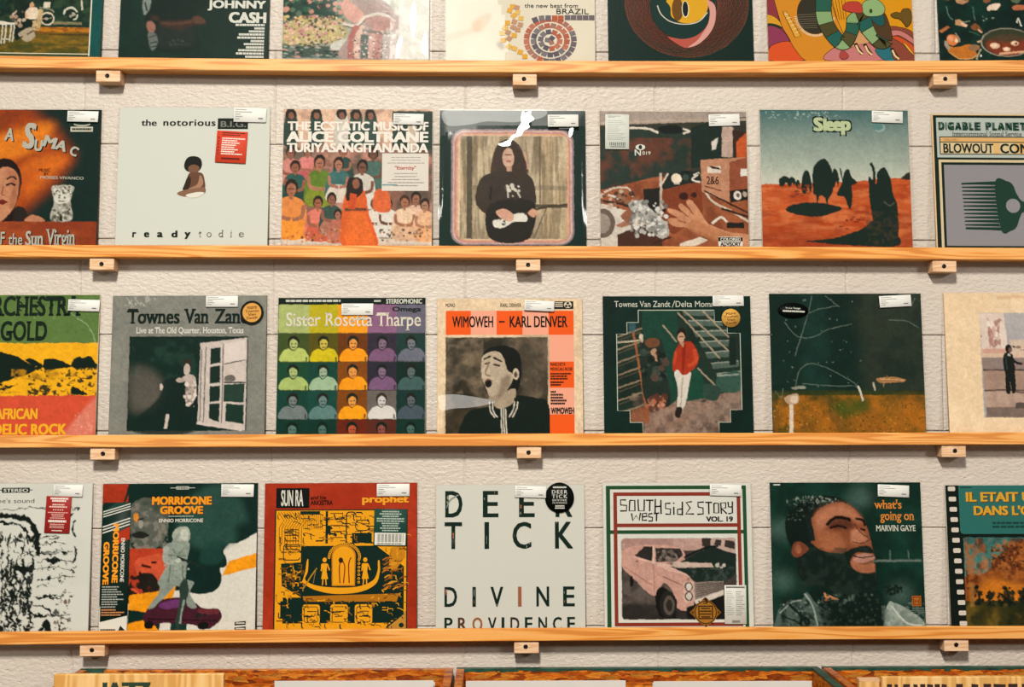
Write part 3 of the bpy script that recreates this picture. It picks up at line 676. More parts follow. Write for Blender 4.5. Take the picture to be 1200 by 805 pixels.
def c1e(a):
    cols = ['#6a3a2b', '#7d4535', '#54402f', '#8a4a38']
    def ring(cx, cy, r0, r1, col, al=1.0):
        t = np.linspace(0, 2*np.pi, 80); o = np.stack([cx+r1*np.cos(t), cy+r1*np.sin(t)], 1); i = np.stack([cx+r0*np.cos(t), cy+r0*np.sin(t)], 1); a.poly(np.concatenate([o, i[::-1]]), col, al)
    ring(620, -30, 250, 375, '#4a2c22', .55); ring(640, -30, 340, 440, '#5a3226', .5)
    for k in range(46):
        t = 6.2832*k/46; R = 330; ex, ey = 640+110*math.cos(t), -30+110*math.sin(t); tt = np.linspace(0, 6.2832, 61); a.vline(np.stack([ex+R*np.cos(tt), ey+R*np.sin(tt)], 1), 2.2, cols[k % 4])
    for k in range(22):
        t = 6.2832*k/22; tt = np.linspace(0, 6.2832, 61); a.vline(np.stack([560+120*math.cos(t)+400*np.cos(tt), -10+60*math.sin(t)+390*np.sin(tt)], 1), 1.5, '#1f463c')
    for r in np.linspace(245, 365, 12): tt = np.linspace(0, 6.2832, 81); a.vline(np.stack([590+r*np.cos(tt), -20+r*np.sin(tt)], 1), 3, '#6e4032')
    a.vell(610, 0, 232, 262, '#0e3530'); 
    o = smooth_pts([(500, 245), (600, 262), (700, 235), (780, 150), (800, 30), (770, -60), (835, -20), (838, 120), (770, 255), (650, 330), (590, 318)]); a.v(o[::-1], '#b4574a')
    o = smooth_pts([(740, 225), (790, 130), (800, 20), (770, -60), (838, -10), (838, 115), (800, 210), (720, 300), (640, 330), (700, 280)]); a.v(o[::-1], '#d39a90')
    a.vell(640, -15, 150, 150, '#d9a224'); o = smooth_pts([(430, -20), (460, 60), (540, 125), (600, 138), (530, 80), (520, 0), (470, -60)]); a.v(o[::-1], '#123a35'); a.vline(smooth_pts([(430, -10), (455, 60), (520, 120), (620, 142), (720, 120), (785, 45)], False), 8, '#cfc5b8')
    a.vell(572, 20, 40, 95, '#6e4a18'); a.vell(628, 20, 26, 68, '#e3dcc0'); a.vell(628, 18, 20, 62, '#0c231f')
record(0, 713.5, 713.3, 884.3, 884, None, c1e, (80, -620, 1105, 428), 'black record with brown spirograph rings and a yellow disc', base='#0c2c27', edge='#12302a', n=90, film=(0.0008, 4), seed=5)

def c1f(a):
    a.rect(65, -620, 1100, 420, '#d9941d'); a.rect(900, -620, 1100, 260, '#e0a01c')
    def b(p, c, o=4): P = smooth_pts(p); a.v(P[::-1], c); a.vline(np.concatenate([P, P[:1]]), o, '#3a2416')
    b([(60, -100), (120, -60), (150, 100), (220, 250), (330, 420), (60, 420)], '#8c3a44'); b([(60, 60), (110, 70), (150, 110), (165, 160), (60, 140)], '#d39a2c'); b([(62, 130), (120, 135), (165, 165), (62, 160)], '#19382f'); b([(62, 155), (160, 175), (215, 270), (150, 290), (75, 330)], '#8c3d58')
    b([(70, 330), (130, 285), (220, 275), (270, 350), (310, 425), (66, 425)], '#d4562a')
    b([(110, -300), (420, -300), (560, 100), (600, 250), (520, 330), (460, 430), (330, 430), (250, 330), (210, 240), (150, 90)], '#d0882a')
    b([(470, 425), (520, 330), (600, 320), (700, 230), (760, 270), (830, 340), (880, 425)], '#c27a78'); b([(620, 330), (690, 200), (740, 220), (780, 280), (700, 300)], '#cf9a6a', 2)
    b([(820, 340), (930, 320), (960, 425), (880, 425)], '#2f6f78'); b([(900, 170), (1000, 160), (1100, 220), (1100, 425), (960, 425), (930, 320)], '#8a4a3a'); b([(930, 190), (1010, 190), (1100, 260), (1100, 300), (1000, 230), (940, 230)], '#c47a74'); b([(940, 240), (1000, 240), (1100, 320), (1100, 400), (1020, 300)], '#c9552c')
    b([(1020, 285), (1050, 310), (1095, 385), (1060, 350)], '#e0b13a', 2)
    a.vell(400, 50, 125, 165, '#3a362c'); 
    for t in np.linspace(0.2, 3.0, 40): a.vline([(400+128*math.cos(t), 50+168*math.sin(t)), (400+146*math.cos(t), 50+186*math.sin(t))], 5, '#e8d9b8')
    for k in range(7): a.vline([(280, 60+k*18), (415, 55+k*18)], 2.5, '#8a7f66')
    P = [(175, 35), (200, 28), (298, 230), (255, 240)]; a.v(P[::-1], '#dba23f'); a.vline(P+P[:1], 4, '#4a2c14')
    for k in range(6): a.vline([(185+k*15, 60+k*29), (215+k*13, 50+k*29)], 5, '#e9d7a8')
    for k in range(5): a.vline([(530+k*22, -60), (560+k*16, 100)], 4, '#7a4a1c')
    body = smooth_pts([(470, -80), (465, 60), (495, 170), (560, 270), (610, 285), (660, 190), (680, 100), (740, 90), (780, 170), (860, 270), (890, 250)], False, 10); Wd = np.interp(np.linspace(0, 1, len(body)), [0, .3, .5, .75, 1], [112, 110, 90, 120, 130])
    d = np.gradient(body, axis=0); L = np.hypot(d[:, 0], d[:, 1]); N = np.stack([-d[:, 1]/L, d[:, 0]/L], 1)*Wd[:, None]/2; cs = ['#2f5f4f', '#86a572', '#4f4a2c', '#2a6058', '#8aa876', '#555032']
    A_, B_ = body+N, body-N; n = len(body); k = 0
    for i in range(0, n-1, 8):
        j = min(i+8, n-1); a.v(np.concatenate([A_[i:j+1], B_[i:j+1][::-1]])[::-1], cs[k % 6]); a.vline([A_[i], B_[i]], 5, '#26301f'); k += 1
    a.vline(A_, 5, '#26301f'); a.vline(B_, 5, '#26301f')
    b([(800, 60), (860, 70), (905, 60), (945, 250), (890, 255), (830, 200)], '#55402a'); b([(790, 70), (880, 60), (895, 130), (850, 150)], '#235a58')
    b([(735, 10), (760, -50), (850, -60), (900, 0), (880, 60), (800, 75), (755, 60)], '#8fae78'); a.vell(800, 30, 12, 18, '#3a4a30')
    b([(630, -40), (720, -40), (740, 40), (660, 40), (600, 10)], '#b5443a', 3)
    for x, y in ((680, 290), (745, 295), (935, 330)): a.vline([(x, y), (x+20, y+45), (x+45, y+85)], 26, '#3a1a18', True); a.vline([(x+5, y+15), (x+22, y+60), (x+50, y+88)], 14, '#e6c890', True)
    b([(940, 60), (975, 40), (1010, 45), (1030, 15), (1080, 20), (1085, 110), (1050, 160), (1030, 130), (1000, 95), (960, 85)], '#6b5424'); b([(565, 380), (590, 345), (630, 390), (600, 420), (570, 410)], '#a84a44', 2)
record(0, 901, 901, 1072.8, 1072.5, None, c1f, (65, -620, 1095, 420), 'bright orange cartoon record with a striped green snake and guitar', base='#d9941d', edge='#c9b79a', n=2, film=(0.0007, 4), seed=6)

def c1g(a):
    a.mottle(205, -1000, 1960, 705, '#15392f', 8, .7); a.mottle(205, -1000, 1960, 705, '#08211d', 8, .6)
    a.blob([(260, 480), (320, 520), (430, 530), (560, 500), (600, 560), (640, 640), (560, 690), (440, 690), (360, 650), (300, 570)], '#b8702c'); a.blob([(260, 470), (290, 450), (330, 560), (300, 560)], '#8d8f82'); a.line([(320, 600), (420, 680), (560, 690), (630, 640)], 10, '#c9a06a')
    a.ell(360, 440, 68, 72, '#cf7a4a'); a.ell(345, 420, 36, 36, '#e0a27e', .7, 8); a.line([(400, 350), (440, 420), (445, 470)], 16, '#9c8a6a'); a.ell(410, 450, 20, 26, '#e6c39c')
    a.poly([(210, 320), (320, 255), (340, 280), (240, 350)], '#a9683e'); a.poly([(400, 180), (450, 170), (550, 240), (530, 270), (410, 240)], '#b58a62'); a.ell(505, 240, 42, 22, '#dcae98', 1, 0, .5); a.line([(500, 205), (580, 195)], 12, '#7a8a70')
    a.blob([(590, 260), (640, 225), (690, 270), (720, 340), (660, 320), (600, 300)], '#7a4f30'); a.line([(670, 300), (715, 345)], 18, '#cfa087'); a.blob([(540, 540), (600, 505), (670, 520), (660, 570), (580, 590)], '#8f6a4c'); a.line([(655, 470), (700, 450)], 24, '#b49a78'); a.line([(560, 330), (690, 380)], 14, '#33563f')
    a.ell(1000, 475, 312, 190, '#9b9482'); a.ell(1000, 475, 296, 176, '#3c3a2a'); a.ell(1010, 510, 260, 140, '#7a3a26', 1, 12); a.ell(1000, 390, 260, 90, '#3b4030', .8, 20)
    for x, y, r in ((855, 520, 62), (1090, 490, 50), (990, 565, 48), (1300, 560, 60)): a.ell(x, y, r, r*.6, '#d9b08e'); a.ell(x-5, y-3, r*.6, r*.33, '#e8ccae')
    a.ell(1105, 495, 20, 14, '#7a4a3a'); a.line([(900, 625), (1200, 600), (1400, 600)], 30, '#cf9a78')
    a.blob([(800, 60), (790, 10), (860, -30), (950, -30), (900, 50), (850, 50)], '#dcc3ae'); a.blob([(1090, 0), (1200, -20), (1260, 40), (1110, 50)], '#b06a48'); a.line([(1130, 220), (1150, 160), (1180, 270)], 16, '#c9c6b8'); a.dabs(680, 130, 860, 190, ['#7a8a7c'], 4, 12)
    a.line([(315, 0), (330, 110), (380, 180)], 14, '#4f6f60'); a.line([(620, 0), (640, 190)], 14, '#3f6454'); a.line([(690, 560), (640, 660), (630, 700)], 18, '#a79c7f'); a.ell(688, 650, 12, 12, '#dfe0d8')
    a.dabs(205, -900, 1900, -60, ['#8a5a3c', '#5a6a52', '#b88a66', '#12352c'], 120, 60)
record(0, 1100.5, 1102.5, 1277, 1279, None, c1g, (215, -1000, 1965, 705), 'dark record with onions, bowl and frying pan, at the right end of the top ledge', base='#0d2a25', edge='#1b332d', seed=7)

# ---- second row
def c2a(a):
    a.poly([(-290, 38), (130, 38), (270, 130), (390, 290), (300, 420), (200, 520), (60, 640), (-290, 640)], '#9a4317', 1, 30)
    a.poly([(-290, 260), (-40, 180), (180, 110), (270, 110), (230, 230), (60, 300), (-290, 420)], '#d97a22', 1, 22); a.poly([(20, 420), (160, 300), (300, 265), (360, 300), (260, 400), (130, 520)], '#cf6a20', 1, 24); a.poly([(-290, 480), (120, 380), (220, 330), (90, 560), (-290, 640)], '#b5531c', .8, 22); a.poly([(20, 40), (110, 40), (0, 140), (-290, 250), (-290, 160)], '#7a3a1c', .7, 16)
    a.blob([(-90, 640), (-90, 420), (-60, 330), (0, 300), (60, 320), (100, 390), (98, 480), (75, 560), (60, 640)], '#241512'); a.blob([(-70, 600), (-80, 460), (-50, 380), (20, 345), (75, 380), (88, 450), (80, 530), (50, 590), (0, 640), (-40, 640)], '#bf8462')
    a.blob([(20, 360), (75, 385), (88, 460), (70, 560), (40, 560), (50, 460)], '#a5654a', .7, 8); a.line([(22, 415), (50, 400), (75, 415)], 9, '#2a1512'); a.line([(20, 445), (45, 436), (70, 446)], 10, '#2a1512'); a.line([(-60, 420), (-20, 405)], 9, '#2a1512'); a.line([(8, 450), (-2, 495), (18, 500)], 6, '#8a4f38')
    a.blob([(-22, 535), (5, 522), (32, 535), (5, 552)], '#6e231c'); a.blob([(80, 560), (130, 575), (140, 640), (70, 640)], '#2c2420'); a.blob([(130, 640), (160, 605), (215, 615), (235, 640)], '#b57a5c')
    a.rect(-290, 640, 530, 800, '#8a3d20'); a.mottle(-290, 640, 530, 800, '#a5532c', 6, .6)
    S, D = '#b4b0a2', '#241a14'
    a.blob([(268, 470), (280, 447), (380, 447), (382, 490), (372, 530), (385, 600), (372, 636), (280, 636), (266, 600), (282, 540)], '#a9a69a'); a.blob([(285, 500), (320, 490), (365, 500), (362, 535), (325, 545), (290, 535)], '#d0ccc0')
    a.dabs(272, 450, 378, 500, ['#3a3a33', '#d9d5c8'], 46, 5); a.ell(310, 512, 6, 5, D); a.ell(340, 512, 6, 5, D); a.line([(308, 530), (342, 530)], 5, D); a.line([(280, 575), (310, 600), (340, 600), (372, 572)], 9, '#46463e'); a.dabs(275, 550, 380, 634, ['#5a5a50', '#c9c5b8', '#6e6c60'], 40, 7); a.rect(318, 605, 332, 636, D)
    a.text('A', 2, 138, 52, 206, S, .04, rot=.1, shadow=(D, 6, 5)); a.text('S', 105, 108, 168, 250, S, .05, rot=.12, shadow=(D, 8, 6))
    for t, q, r in (('U', (165, 200, 208, 262), .1), ('M', (214, 182, 284, 244), .3), ('A', (280, 204, 344, 260), .3), ('C', (360, 236, 404, 288), .4)): a.text(t, *q, S, .05, rot=r, shadow=(D, 6, 5))
    a.text('YMA', -180, 130, -40, 200, S, .04, shadow=(D, 6, 5)) if False else None
    a.text('MUSIC', 195, 356, 258, 374, '#4a2416', .02); a.text('BY', 224, 378, 248, 392, '#4a2416', .02); a.text('MOISES VIVANCO', 205, 398, 440, 414, '#b4b0a2', .02, rot=0.02)
    a.text('OF', -45, 694, 28, 764, S, .02, shadow=(D, 5, 4)); a.text('the', 48, 704, 124, 766, S, .01, shadow=(D, 5, 4)); a.text('Sun', 140, 690, 238, 770, S, .03, serif=True, shadow=(D, 5, 4), ref='S'); a.text('Virgin', 250, 680, 408, 768, S, .02, serif=True, shadow=(D, 5, 4), ref='V'); a.text('Legend', -260, 690, -60, 775, S, .02, shadow=(D, 5, 4))
    a.vell(420, 116, 45, 12, '#b9b8a8'); a.vell(420, 108, 48, 12, BK); a.vrect(358, 130, 480, 157, '#c9c4b2'); a.text('HIGH CONTRAST', 364, 136, 474, 151, '#3a3a32', .02) if False else a.print_lines(366, 134, 474, 153, 1, '#3a3a32', fill=.6, lens=[1])
record(1, -62, -64, 114, 112, 128.3, c2a, (-290, 38, 520, 762), 'flame orange and black record with a half-hidden face, left end of second ledge', base=BK, edge='#2c2a22', film=(0.0022, 4), price=(424, 78, 168, 58, .02), seed=8, film_pad=(.002, .006))

def c2b(a):
    D = '#22231f'
    a.text('the', 597, 146, 664, 174, D, .03); a.text('notorious', 692, 146, 918, 174, D, .03, space=1.1)
    a.vrect(927, 140, 1058, 187, '#1c2421'); a.text('B.I.G.', 940, 152, 1050, 178, '#7d8078', .02)
    for t, x0, x1 in (('r', 575, 592), ('e', 625, 648), ('a', 681, 706), ('d', 742, 768), ('y', 798, 824)): a.text(t, x0, 622 if t == 'd' else 629, x1, 651 if t != 'y' else 658, D, .05)
    for t, x0, x1, y in (('t', 858, 870, 624), ('o', 893, 914, 629), ('d', 944, 965, 620), ('i', 994, 1001, 620), ('e', 1030, 1052, 629)): a.text(t, x0, y, x1, 650, '#6d6e68', -.005, serif=True)
    # a small plain seated figure in the middle of the white
    def b(p, c): a.v(smooth_pts(p)[::-1], c)
    b([(788, 340), (800, 312), (828, 304), (856, 314), (864, 342), (850, 368), (812, 372), (792, 360)], '#22201c'); b([(806, 352), (828, 340), (852, 350), (850, 370), (832, 382), (812, 374)], '#7a5844')
    b([(806, 385), (830, 374), (866, 378), (878, 410), (880, 440), (862, 466), (815, 468), (806, 440)], '#6b4a3a'); b([(806, 390), (790, 430), (785, 448), (806, 450), (820, 410)], '#3b2a22'); b([(858, 385), (872, 420), (850, 446), (812, 458), (810, 444), (846, 425)], '#a67f66')
    b([(762, 462), (790, 450), (850, 440), (880, 440), (878, 464), (830, 474), (800, 478), (772, 472)], '#8a6650'); b([(800, 470), (850, 458), (878, 462), (850, 480), (815, 482)], '#e3ded2')
def x2b(rec, y):
    def d(q):
        q.print_lines(18, 3, 92, 16, 2, '#4a1c18', lens=[1, .8]); q.print_lines(18, 20, 95, 76, 8, '#f0d9cc', fill=.55); q.print_lines(20, 82, 80, 92, 1, '#4a1c18', lens=[1])
        for k in range(6): q.vrect(5, 20+k*10, 10, 24+k*10, '#8a2a20')
    paper('hype_sticker', None, 989, 266, 132, 136, .05, '#cc4a34', d, rec, y, label='red rectangular sticker with fine print')
record(1, 140, 134, 316, 313.5, 126, c2b, (503, 95, 1152, 682), 'plain white record with a tiny seated figure and a red sticker', base='#d3d5cb', edge='#c9c7ba', n=2, film=(0.0007, 3), price=(1066, 128, 140, 62, .02), extra=x2b, seed=9)

def c2c(a):
    a.grad(42, 68, 713, 300, '#e3bda2', '#c9a690'); a.mottle(42, 68, 713, 680, '#8a5f50', 14, .5); a.rect(530, 75, 715, 270, '#2e4038'); a.rect(600, 140, 640, 270, '#c9b8a6')
    for x in (70, 185, 300, 365, 430): a.blob([(x-30, 230), (x-26, 110), (x-20, 75), (x+15, 70), (x+30, 115), (x+32, 230)], ('#34443c', '#d9b8a4', '#2f4640', '#c9c2b6', '#3a5048')[int(x/90) % 5]); a.ell(x, 90, 24, 26, '#2a2520'); a.ell(x+2, 98, 13, 16, '#8a5f4c')
    a.rect(42, 250, 713, 640, '#7d5548', .7); a.mottle(42, 240, 713, 640, '#c48a78', 12, .8); a.mottle(42, 240, 713, 640, '#33473f', 10, .6)
    sitter(a, 75, 235, 190, '#8a5a48', '#2a201c', '#c98478'); sitter(a, 150, 232, 170, '#9a6650', '#2c221d', '#d4807a', '#b85a5c'); sitter(a, 445, 240, 200, '#6b4a3c', '#241c18', '#4d6a60'); sitter(a, 310, 235, 160, '#9a6650', '#231c18', '#2f4a44')
    sitter(a, 95, 300, 200, '#8f5c46', '#2a1f1a', '#2f5a52', '#24463f'); sitter(a, 205, 275, 230, '#a8705a', '#241a16', '#5f7a2c', '#7f8a2e'); sitter(a, 290, 285, 200, '#a8745c', '#2a201b', '#3f6a68', '#d9c9bb'); sitter(a, 398, 295, 220, '#7a5242', '#1e1a18', '#cfc6ba', '#d8d0c6')
    a.rect(42, 610, 713, 682, '#d8cbbb', .9, 8); a.mottle(42, 560, 713, 650, '#5d4238', 10, .6)
    sitter(a, 80, 385, 265, '#a36a50', '#2a1f1a', '#e08a4a', '#e89038'); sitter(a, 200, 460, 200, '#9a6048', '#2b201b', '#d97a6a', '#c8604a'); sitter(a, 262, 445, 190, '#8a5a48', '#241b18', '#3a4f48', '#a8705c'); sitter(a, 290, 520, 150, '#a06a56', '#2a201b', '#b8705c')
    sitter(a, 455, 470, 170, '#7d5442', '#241c18', '#ddd2c6'); sitter(a, 515, 470, 170, '#6d4838', '#1f1916', '#dcd4ca'); sitter(a, 640, 440, 200, '#9a6a54', '#2a211c', '#d8b29c'); sitter(a, 590, 455, 200, '#a26c54', '#4a2f22', '#e3c2a4', '#d8ae8c'); sitter(a, 680, 470, 190, '#a87a62', '#34261f', '#e0b08a', '#e3a878')
    a.blob([(450, 520), (455, 440), (500, 430), (525, 470), (520, 530)], '#d4663a')
    a.blob([(315, 690), (310, 520), (330, 440), (365, 425), (410, 440), (430, 540), (470, 690)], '#d9622e'); a.blob([(335, 685), (335, 540), (400, 535), (430, 590), (455, 690)], '#e06d30'); a.line([(320, 520), (420, 520)], 14, '#6a4434'); a.blob([(325, 470), (335, 385), (370, 375), (400, 395), (395, 450), (345, 480)], '#2a211d'); a.ell(370, 405, 16, 23, '#8d5c46'); a.line([(360, 450), (352, 520)], 30, '#c9522a')
    a.dabs(480, 610, 700, 660, ['#3c2c26', '#b99a86', '#8a6a58'], 50, 5); a.dabs(50, 610, 330, 665, ['#5a3a2c', '#c49a80', '#c9753c'], 50, 5); a.grain(.16)
    a.text('THE ECSTATIC MUSIC OF', 58, 124, 695, 165, '#ece4da', .05); a.text('ALICE COLTRANE', 54, 169, 695, 218, '#ece4da', .06); a.text('TURIYASANGITANANDA', 56, 222, 694, 264, '#ece4da', .05)
    a.vrect(487, 268, 697, 437, '#dcd4ca'); a.print_lines(510, 280, 680, 318, 3, '#a99f96', 'c', .25); a.text('"Eternity"', 545, 325, 640, 346, '#b8402e', .02); a.print_lines(505, 352, 685, 420, 5, '#a99f96', 'c', .25); a.print_lines(490, 404, 560, 416, 1, '#6f9aa4', fill=.4)
record(1, 332.5, 328.6, 506.5, 506.5, 127.7, c2c, (40, 68, 713, 680), 'record with a crowd seated in orange and green robes under bold white lettering', base='#a87a68', film=(0.0007, 3), price=(604, 115, 137, 50, .02), seed=10, film_pad=(.001, .012))

def rrect(x0, y0, x1, y1, r, n=8):
    P = []
    for cx, cy, t0 in ((x1-r, y1-r, 0), (x0+r, y1-r, 90), (x0+r, y0+r, 180), (x1-r, y0+r, 270)):
        for t in np.linspace(t0, t0+90, n): P.append((cx+r*math.cos(math.radians(t)), cy+r*math.sin(math.radians(t))))
    return np.array(P)
def c2d(a):
    for i, c in enumerate(('#8d7d84', '#c9a79c', '#b98a86', '#d9a07c', '#d8bfa6')): a.poly(rrect(108+i*8, 158+i*7, 662-i*8, 684-i*6, 62-i*5), c)
    a.poly(rrect(148, 190, 630, 655, 22), '#b09a7e')
    for x0, x1, c in ((148, 185, '#c2a888'), (205, 330, '#b5a084'), (330, 505, '#a8967e'), (512, 632, '#b8a282')): a.rect(x0, 192, x1, 655, c)
    a.mottle(148, 190, 632, 655, '#8a7a60', 18, .7, asp=.15); a.mottle(148, 190, 632, 655, '#cdbda0', 14, .6, asp=.2); a.mottle(148, 190, 632, 655, '#6b5e4a', 40, .6, asp=.12)
    a.rect(178, 190, 204, 655, '#5a5244'); a.rect(505, 190, 513, 500, '#5f5646', .8); a.rect(205, 415, 632, 436, '#6b6150', .5, 3); a.rect(480, 500, 632, 515, '#4a4438', .9); a.line([(540, 510), (480, 655)], 6, '#6b6150')
    a.blob([(285, 350), (310, 240), (360, 205), (410, 225), (440, 290), (455, 350), (420, 370), (300, 365)], '#4a3a30'); a.line([(440, 260), (455, 340)], 8, '#d9a890', .7)
    a.blob([(285, 655), (285, 520), (225, 490), (240, 390), (280, 360), (360, 345), (440, 355), (480, 400), (490, 500), (455, 560), (460, 655)], '#3d352f'); a.line([(258, 400), (245, 490), (320, 550)], 50, '#40372f'); a.line([(285, 480), (290, 420)], 8, '#1f1c19')
    a.blob([(285, 500), (480, 490), (455, 655), (285, 655)], '#2b2722'); a.blob([(310, 250), (350, 220), (350, 330), (330, 350), (305, 340)], '#453830'); a.blob([(385, 230), (430, 280), (440, 370), (395, 390)], '#40342c')
    a.ell(366, 290, 26, 45, '#c9a590'); a.line([(356, 305), (378, 305)], 7, '#a85a50'); a.rect(358, 325, 380, 350, '#b98f7c'); a.line([(350, 275), (380, 275)], 6, '#7a5a4a')
    a.dabs(355, 405, 425, 475, ['#cfc6b8', '#3d352f'], 14, 8); a.line([(360, 410), (365, 470)], 7, '#c4bbad'); a.line([(400, 430), (420, 470)], 7, '#c4bbad')
    a.blob([(298, 590), (305, 570), (370, 565), (390, 545), (440, 540), (448, 575), (390, 580), (340, 606), (310, 604)], '#dcd6ca'); a.line([(440, 545), (520, 515), (632, 500)], 10, '#4a3f33'); a.blob([(310, 535), (345, 520), (390, 545), (380, 575), (345, 570)], '#cf9f88'); a.blob([(455, 540), (475, 520), (497, 535), (480, 558)], '#c99880'); a.dabs(305, 570, 360, 600, ['#2b2722'], 7, 4)
    a.grain(.12)
record(1, 515, 515, 686.5, 686.5, 129.5, c2d, (58, 75, 715, 685), 'black record with a rounded picture of a long-haired guitarist before wooden boards', base='#113029', edge='#12302a', film=(0.0012, 4), bulge=.006, price=(613, 126, 138, 55, -.01), seed=11, tex=(.12, .45), haze=lambda u, v: v < .16-.05*u, glare_facets=[[(432, 80), (445, 92), (470, 78), (468, 100), (484, 122), (458, 140), (462, 160), (436, 176), (424, 198), (396, 206), (380, 226), (372, 244), (340, 246), (320, 236), (344, 228), (370, 214), (384, 196), (402, 186), (410, 160), (424, 140), (424, 112)], ['hazy', (75, 85), (200, 80), (380, 84), (530, 82), (520, 120), (400, 140), (270, 135), (190, 150), (90, 150)], [(642, 165), (660, 160), (652, 195), (640, 198)]], film_pad=(.002, .002))

def c2e(a):
    a.rect(57, 78, 720, 140, '#a3948a'); a.poly([(57, 140), (720, 100), (720, 700), (57, 700)], '#3a3a32'); a.poly([(57, 125), (550, 110), (720, 105), (720, 118), (57, 142)], '#b9a698', .8)
    a.rect(57, 160, 470, 440, '#2c3a33'); a.mottle(57, 200, 480, 440, '#6b3f30', 6, .8); a.poly([(470, 150), (620, 100), (610, 320), (465, 340)], '#1f2f29'); a.line([(160, 155), (260, 155), (320, 175)], 10, '#d8cdbf'); a.blob([(320, 150), (400, 140), (430, 170), (350, 180)], '#171f1c'); a.line([(430, 155), (460, 168), (430, 180)], 9, '#d8cdbf')
    a.poly([(610, 120), (660, 150), (655, 285), (605, 285)], '#b9a093'); a.poly([(655, 160), (720, 170), (720, 290), (660, 285)], '#3a2a22'); a.poly([(672, 215), (720, 170), (720, 290), (672, 288)], '#b8562e'); a.poly([(560, 215), (590, 195), (580, 250), (562, 255)], '#cfc8bd')
    a.poly([(57, 440), (320, 375), (720, 470), (720, 700), (57, 700)], '#9a5a3c'); a.mottle(57, 400, 720, 700, '#6e3a26', 8, .7)
    a.poly([(510, 300), (640, 290), (720, 285), (720, 440), (640, 460), (630, 495), (510, 445)], '#b88468'); a.poly([(640, 310), (720, 285), (720, 440), (636, 470)], '#8d4f38'); a.rect(540, 330, 600, 360, '#d8c9bb'); a.poly([(545, 325), (590, 335), (600, 345), (560, 340)], '#2a2420'); a.text('2&6', 535, 375, 590, 412, '#4a2a20', .02); a.poly([(688, 340), (718, 338), (718, 372), (688, 374)], '#ded6ca'); a.line([(525, 420), (600, 440)], 5, '#6a3a2a')
    a.poly([(636, 440), (720, 430), (720, 480), (640, 495)], '#25211e'); a.ell(672, 462, 18, 20, '#d8cfc4'); a.ell(674, 460, 8, 9, '#6a5a50'); a.ell(706, 455, 10, 12, '#b8a090')
    a.poly([(248, 435), (330, 425), (330, 560), (255, 560)], '#25231f'); a.poly([(325, 430), (510, 400), (515, 560), (380, 640), (330, 600)], '#7d4028'); a.poly([(330, 425), (360, 365), (500, 350), (512, 395), (340, 435)], '#222c28'); a.rect(322, 360, 333, 560, '#cdbfae', .8); a.line([(325, 420), (362, 362)], 7, '#cfc4b4')
    a.ell(398, 385, 24, 22, '#e3d3bd'); a.ell(440, 380, 14, 14, '#3d4a44'); a.rect(385, 405, 412, 412, '#c9beae'); a.rect(420, 350, 460, 360, '#12201c'); a.ell(430, 465, 20, 18, '#3a2018'); a.ell(475, 460, 14, 12, '#3a2018'); a.ell(340, 530, 8, 10, '#2a1812'); a.line([(475, 370), (500, 360), (470, 390), (505, 400)], 8, '#d8cdbf')
    a.line([(530, 450), (560, 490), (640, 530), (718, 580)], 9, '#cdbba6'); a.line([(520, 440), (600, 480), (720, 540)], 7, '#2a1f1a'); a.line([(555, 590), (600, 560), (640, 600), (700, 600)], 10, '#d8cdbf'); a.line([(600, 520), (720, 560)], 10, '#3a2a20'); a.rect(620, 585, 700, 610, '#26221e')
    a.poly([(57, 500), (200, 540), (262, 590), (130, 640), (130, 700), (57, 700)], '#cfc4b8'); a.poly([(130, 640), (262, 590), (330, 650), (330, 700), (130, 700)], '#4a2f24'); a.ell(68, 590, 52, 66, '#6a5a52'); a.ell(62, 590, 36, 46, '#a89a90', .7); a.poly([(120, 600), (170, 575), (210, 590), (150, 610)], '#a5715c'); a.blob([(145, 560), (175, 530), (210, 550), (190, 590)], '#8d5c48')
    a.line([(70, 450), (120, 430), (180, 430), (200, 470)], 8, '#cdbfae'); a.line([(60, 490), (140, 500), (200, 520)], 12, '#3a2c26'); a.line([(90, 460), (150, 480)], 10, '#d4c8ba'); a.dabs(60, 440, 220, 520, ['#4a342a', '#c2ac98', '#8d6650'], 34, 9)
    a.blob([(180, 500), (230, 485), (290, 530), (350, 590), (360, 640), (320, 655), (260, 600), (200, 540)], '#a7a39c'); a.dabs(190, 490, 350, 645, ['#d9d6d0', '#6b6a66', '#b9b6b0', '#8a8984'], 130, 8)
    a.blob([(720, 640), (720, 690), (620, 690), (540, 640), (440, 610), (380, 600), (358, 570), (400, 565), (360, 540), (358, 520), (400, 530), (430, 545), (405, 510), (420, 500), (460, 530), (440, 490), (465, 485), (500, 530), (540, 590), (640, 630)], '#c48a68'); a.blob([(440, 610), (480, 570), (540, 600), (640, 640), (700, 690), (600, 680)], '#b07452', .8, 4)
    for p in ([(400, 575), (440, 585)], [(410, 530), (450, 560)], [(440, 510), (475, 550)]): a.line(p, 5, '#8d5438')
    a.poly([(410, 680), (500, 650), (535, 665), (480, 692), (410, 692)], '#d8c9b8'); a.line([(290, 680), (370, 650)], 8, '#3a221a'); a.grain(.14)
    a.vell(238, 243, 22, 13, '#d6d6cb'); a.vell(238, 243, 8, 10, '#2a332e'); a.text('N', 212, 254, 240, 282, '#d6d6cb', .02); a.text('019', 246, 262, 284, 278, '#c9c9be', .02)
    a.vrect(583, 650, 692, 692, '#e0d9ce'); a.vrect(583, 652, 692, 670, '#171c1a'); a.text('COLORED', 592, 654, 684, 668, '#e0d9ce', .03); a.text('ADVISORY', 592, 673, 684, 692, '#171c1a', .05)
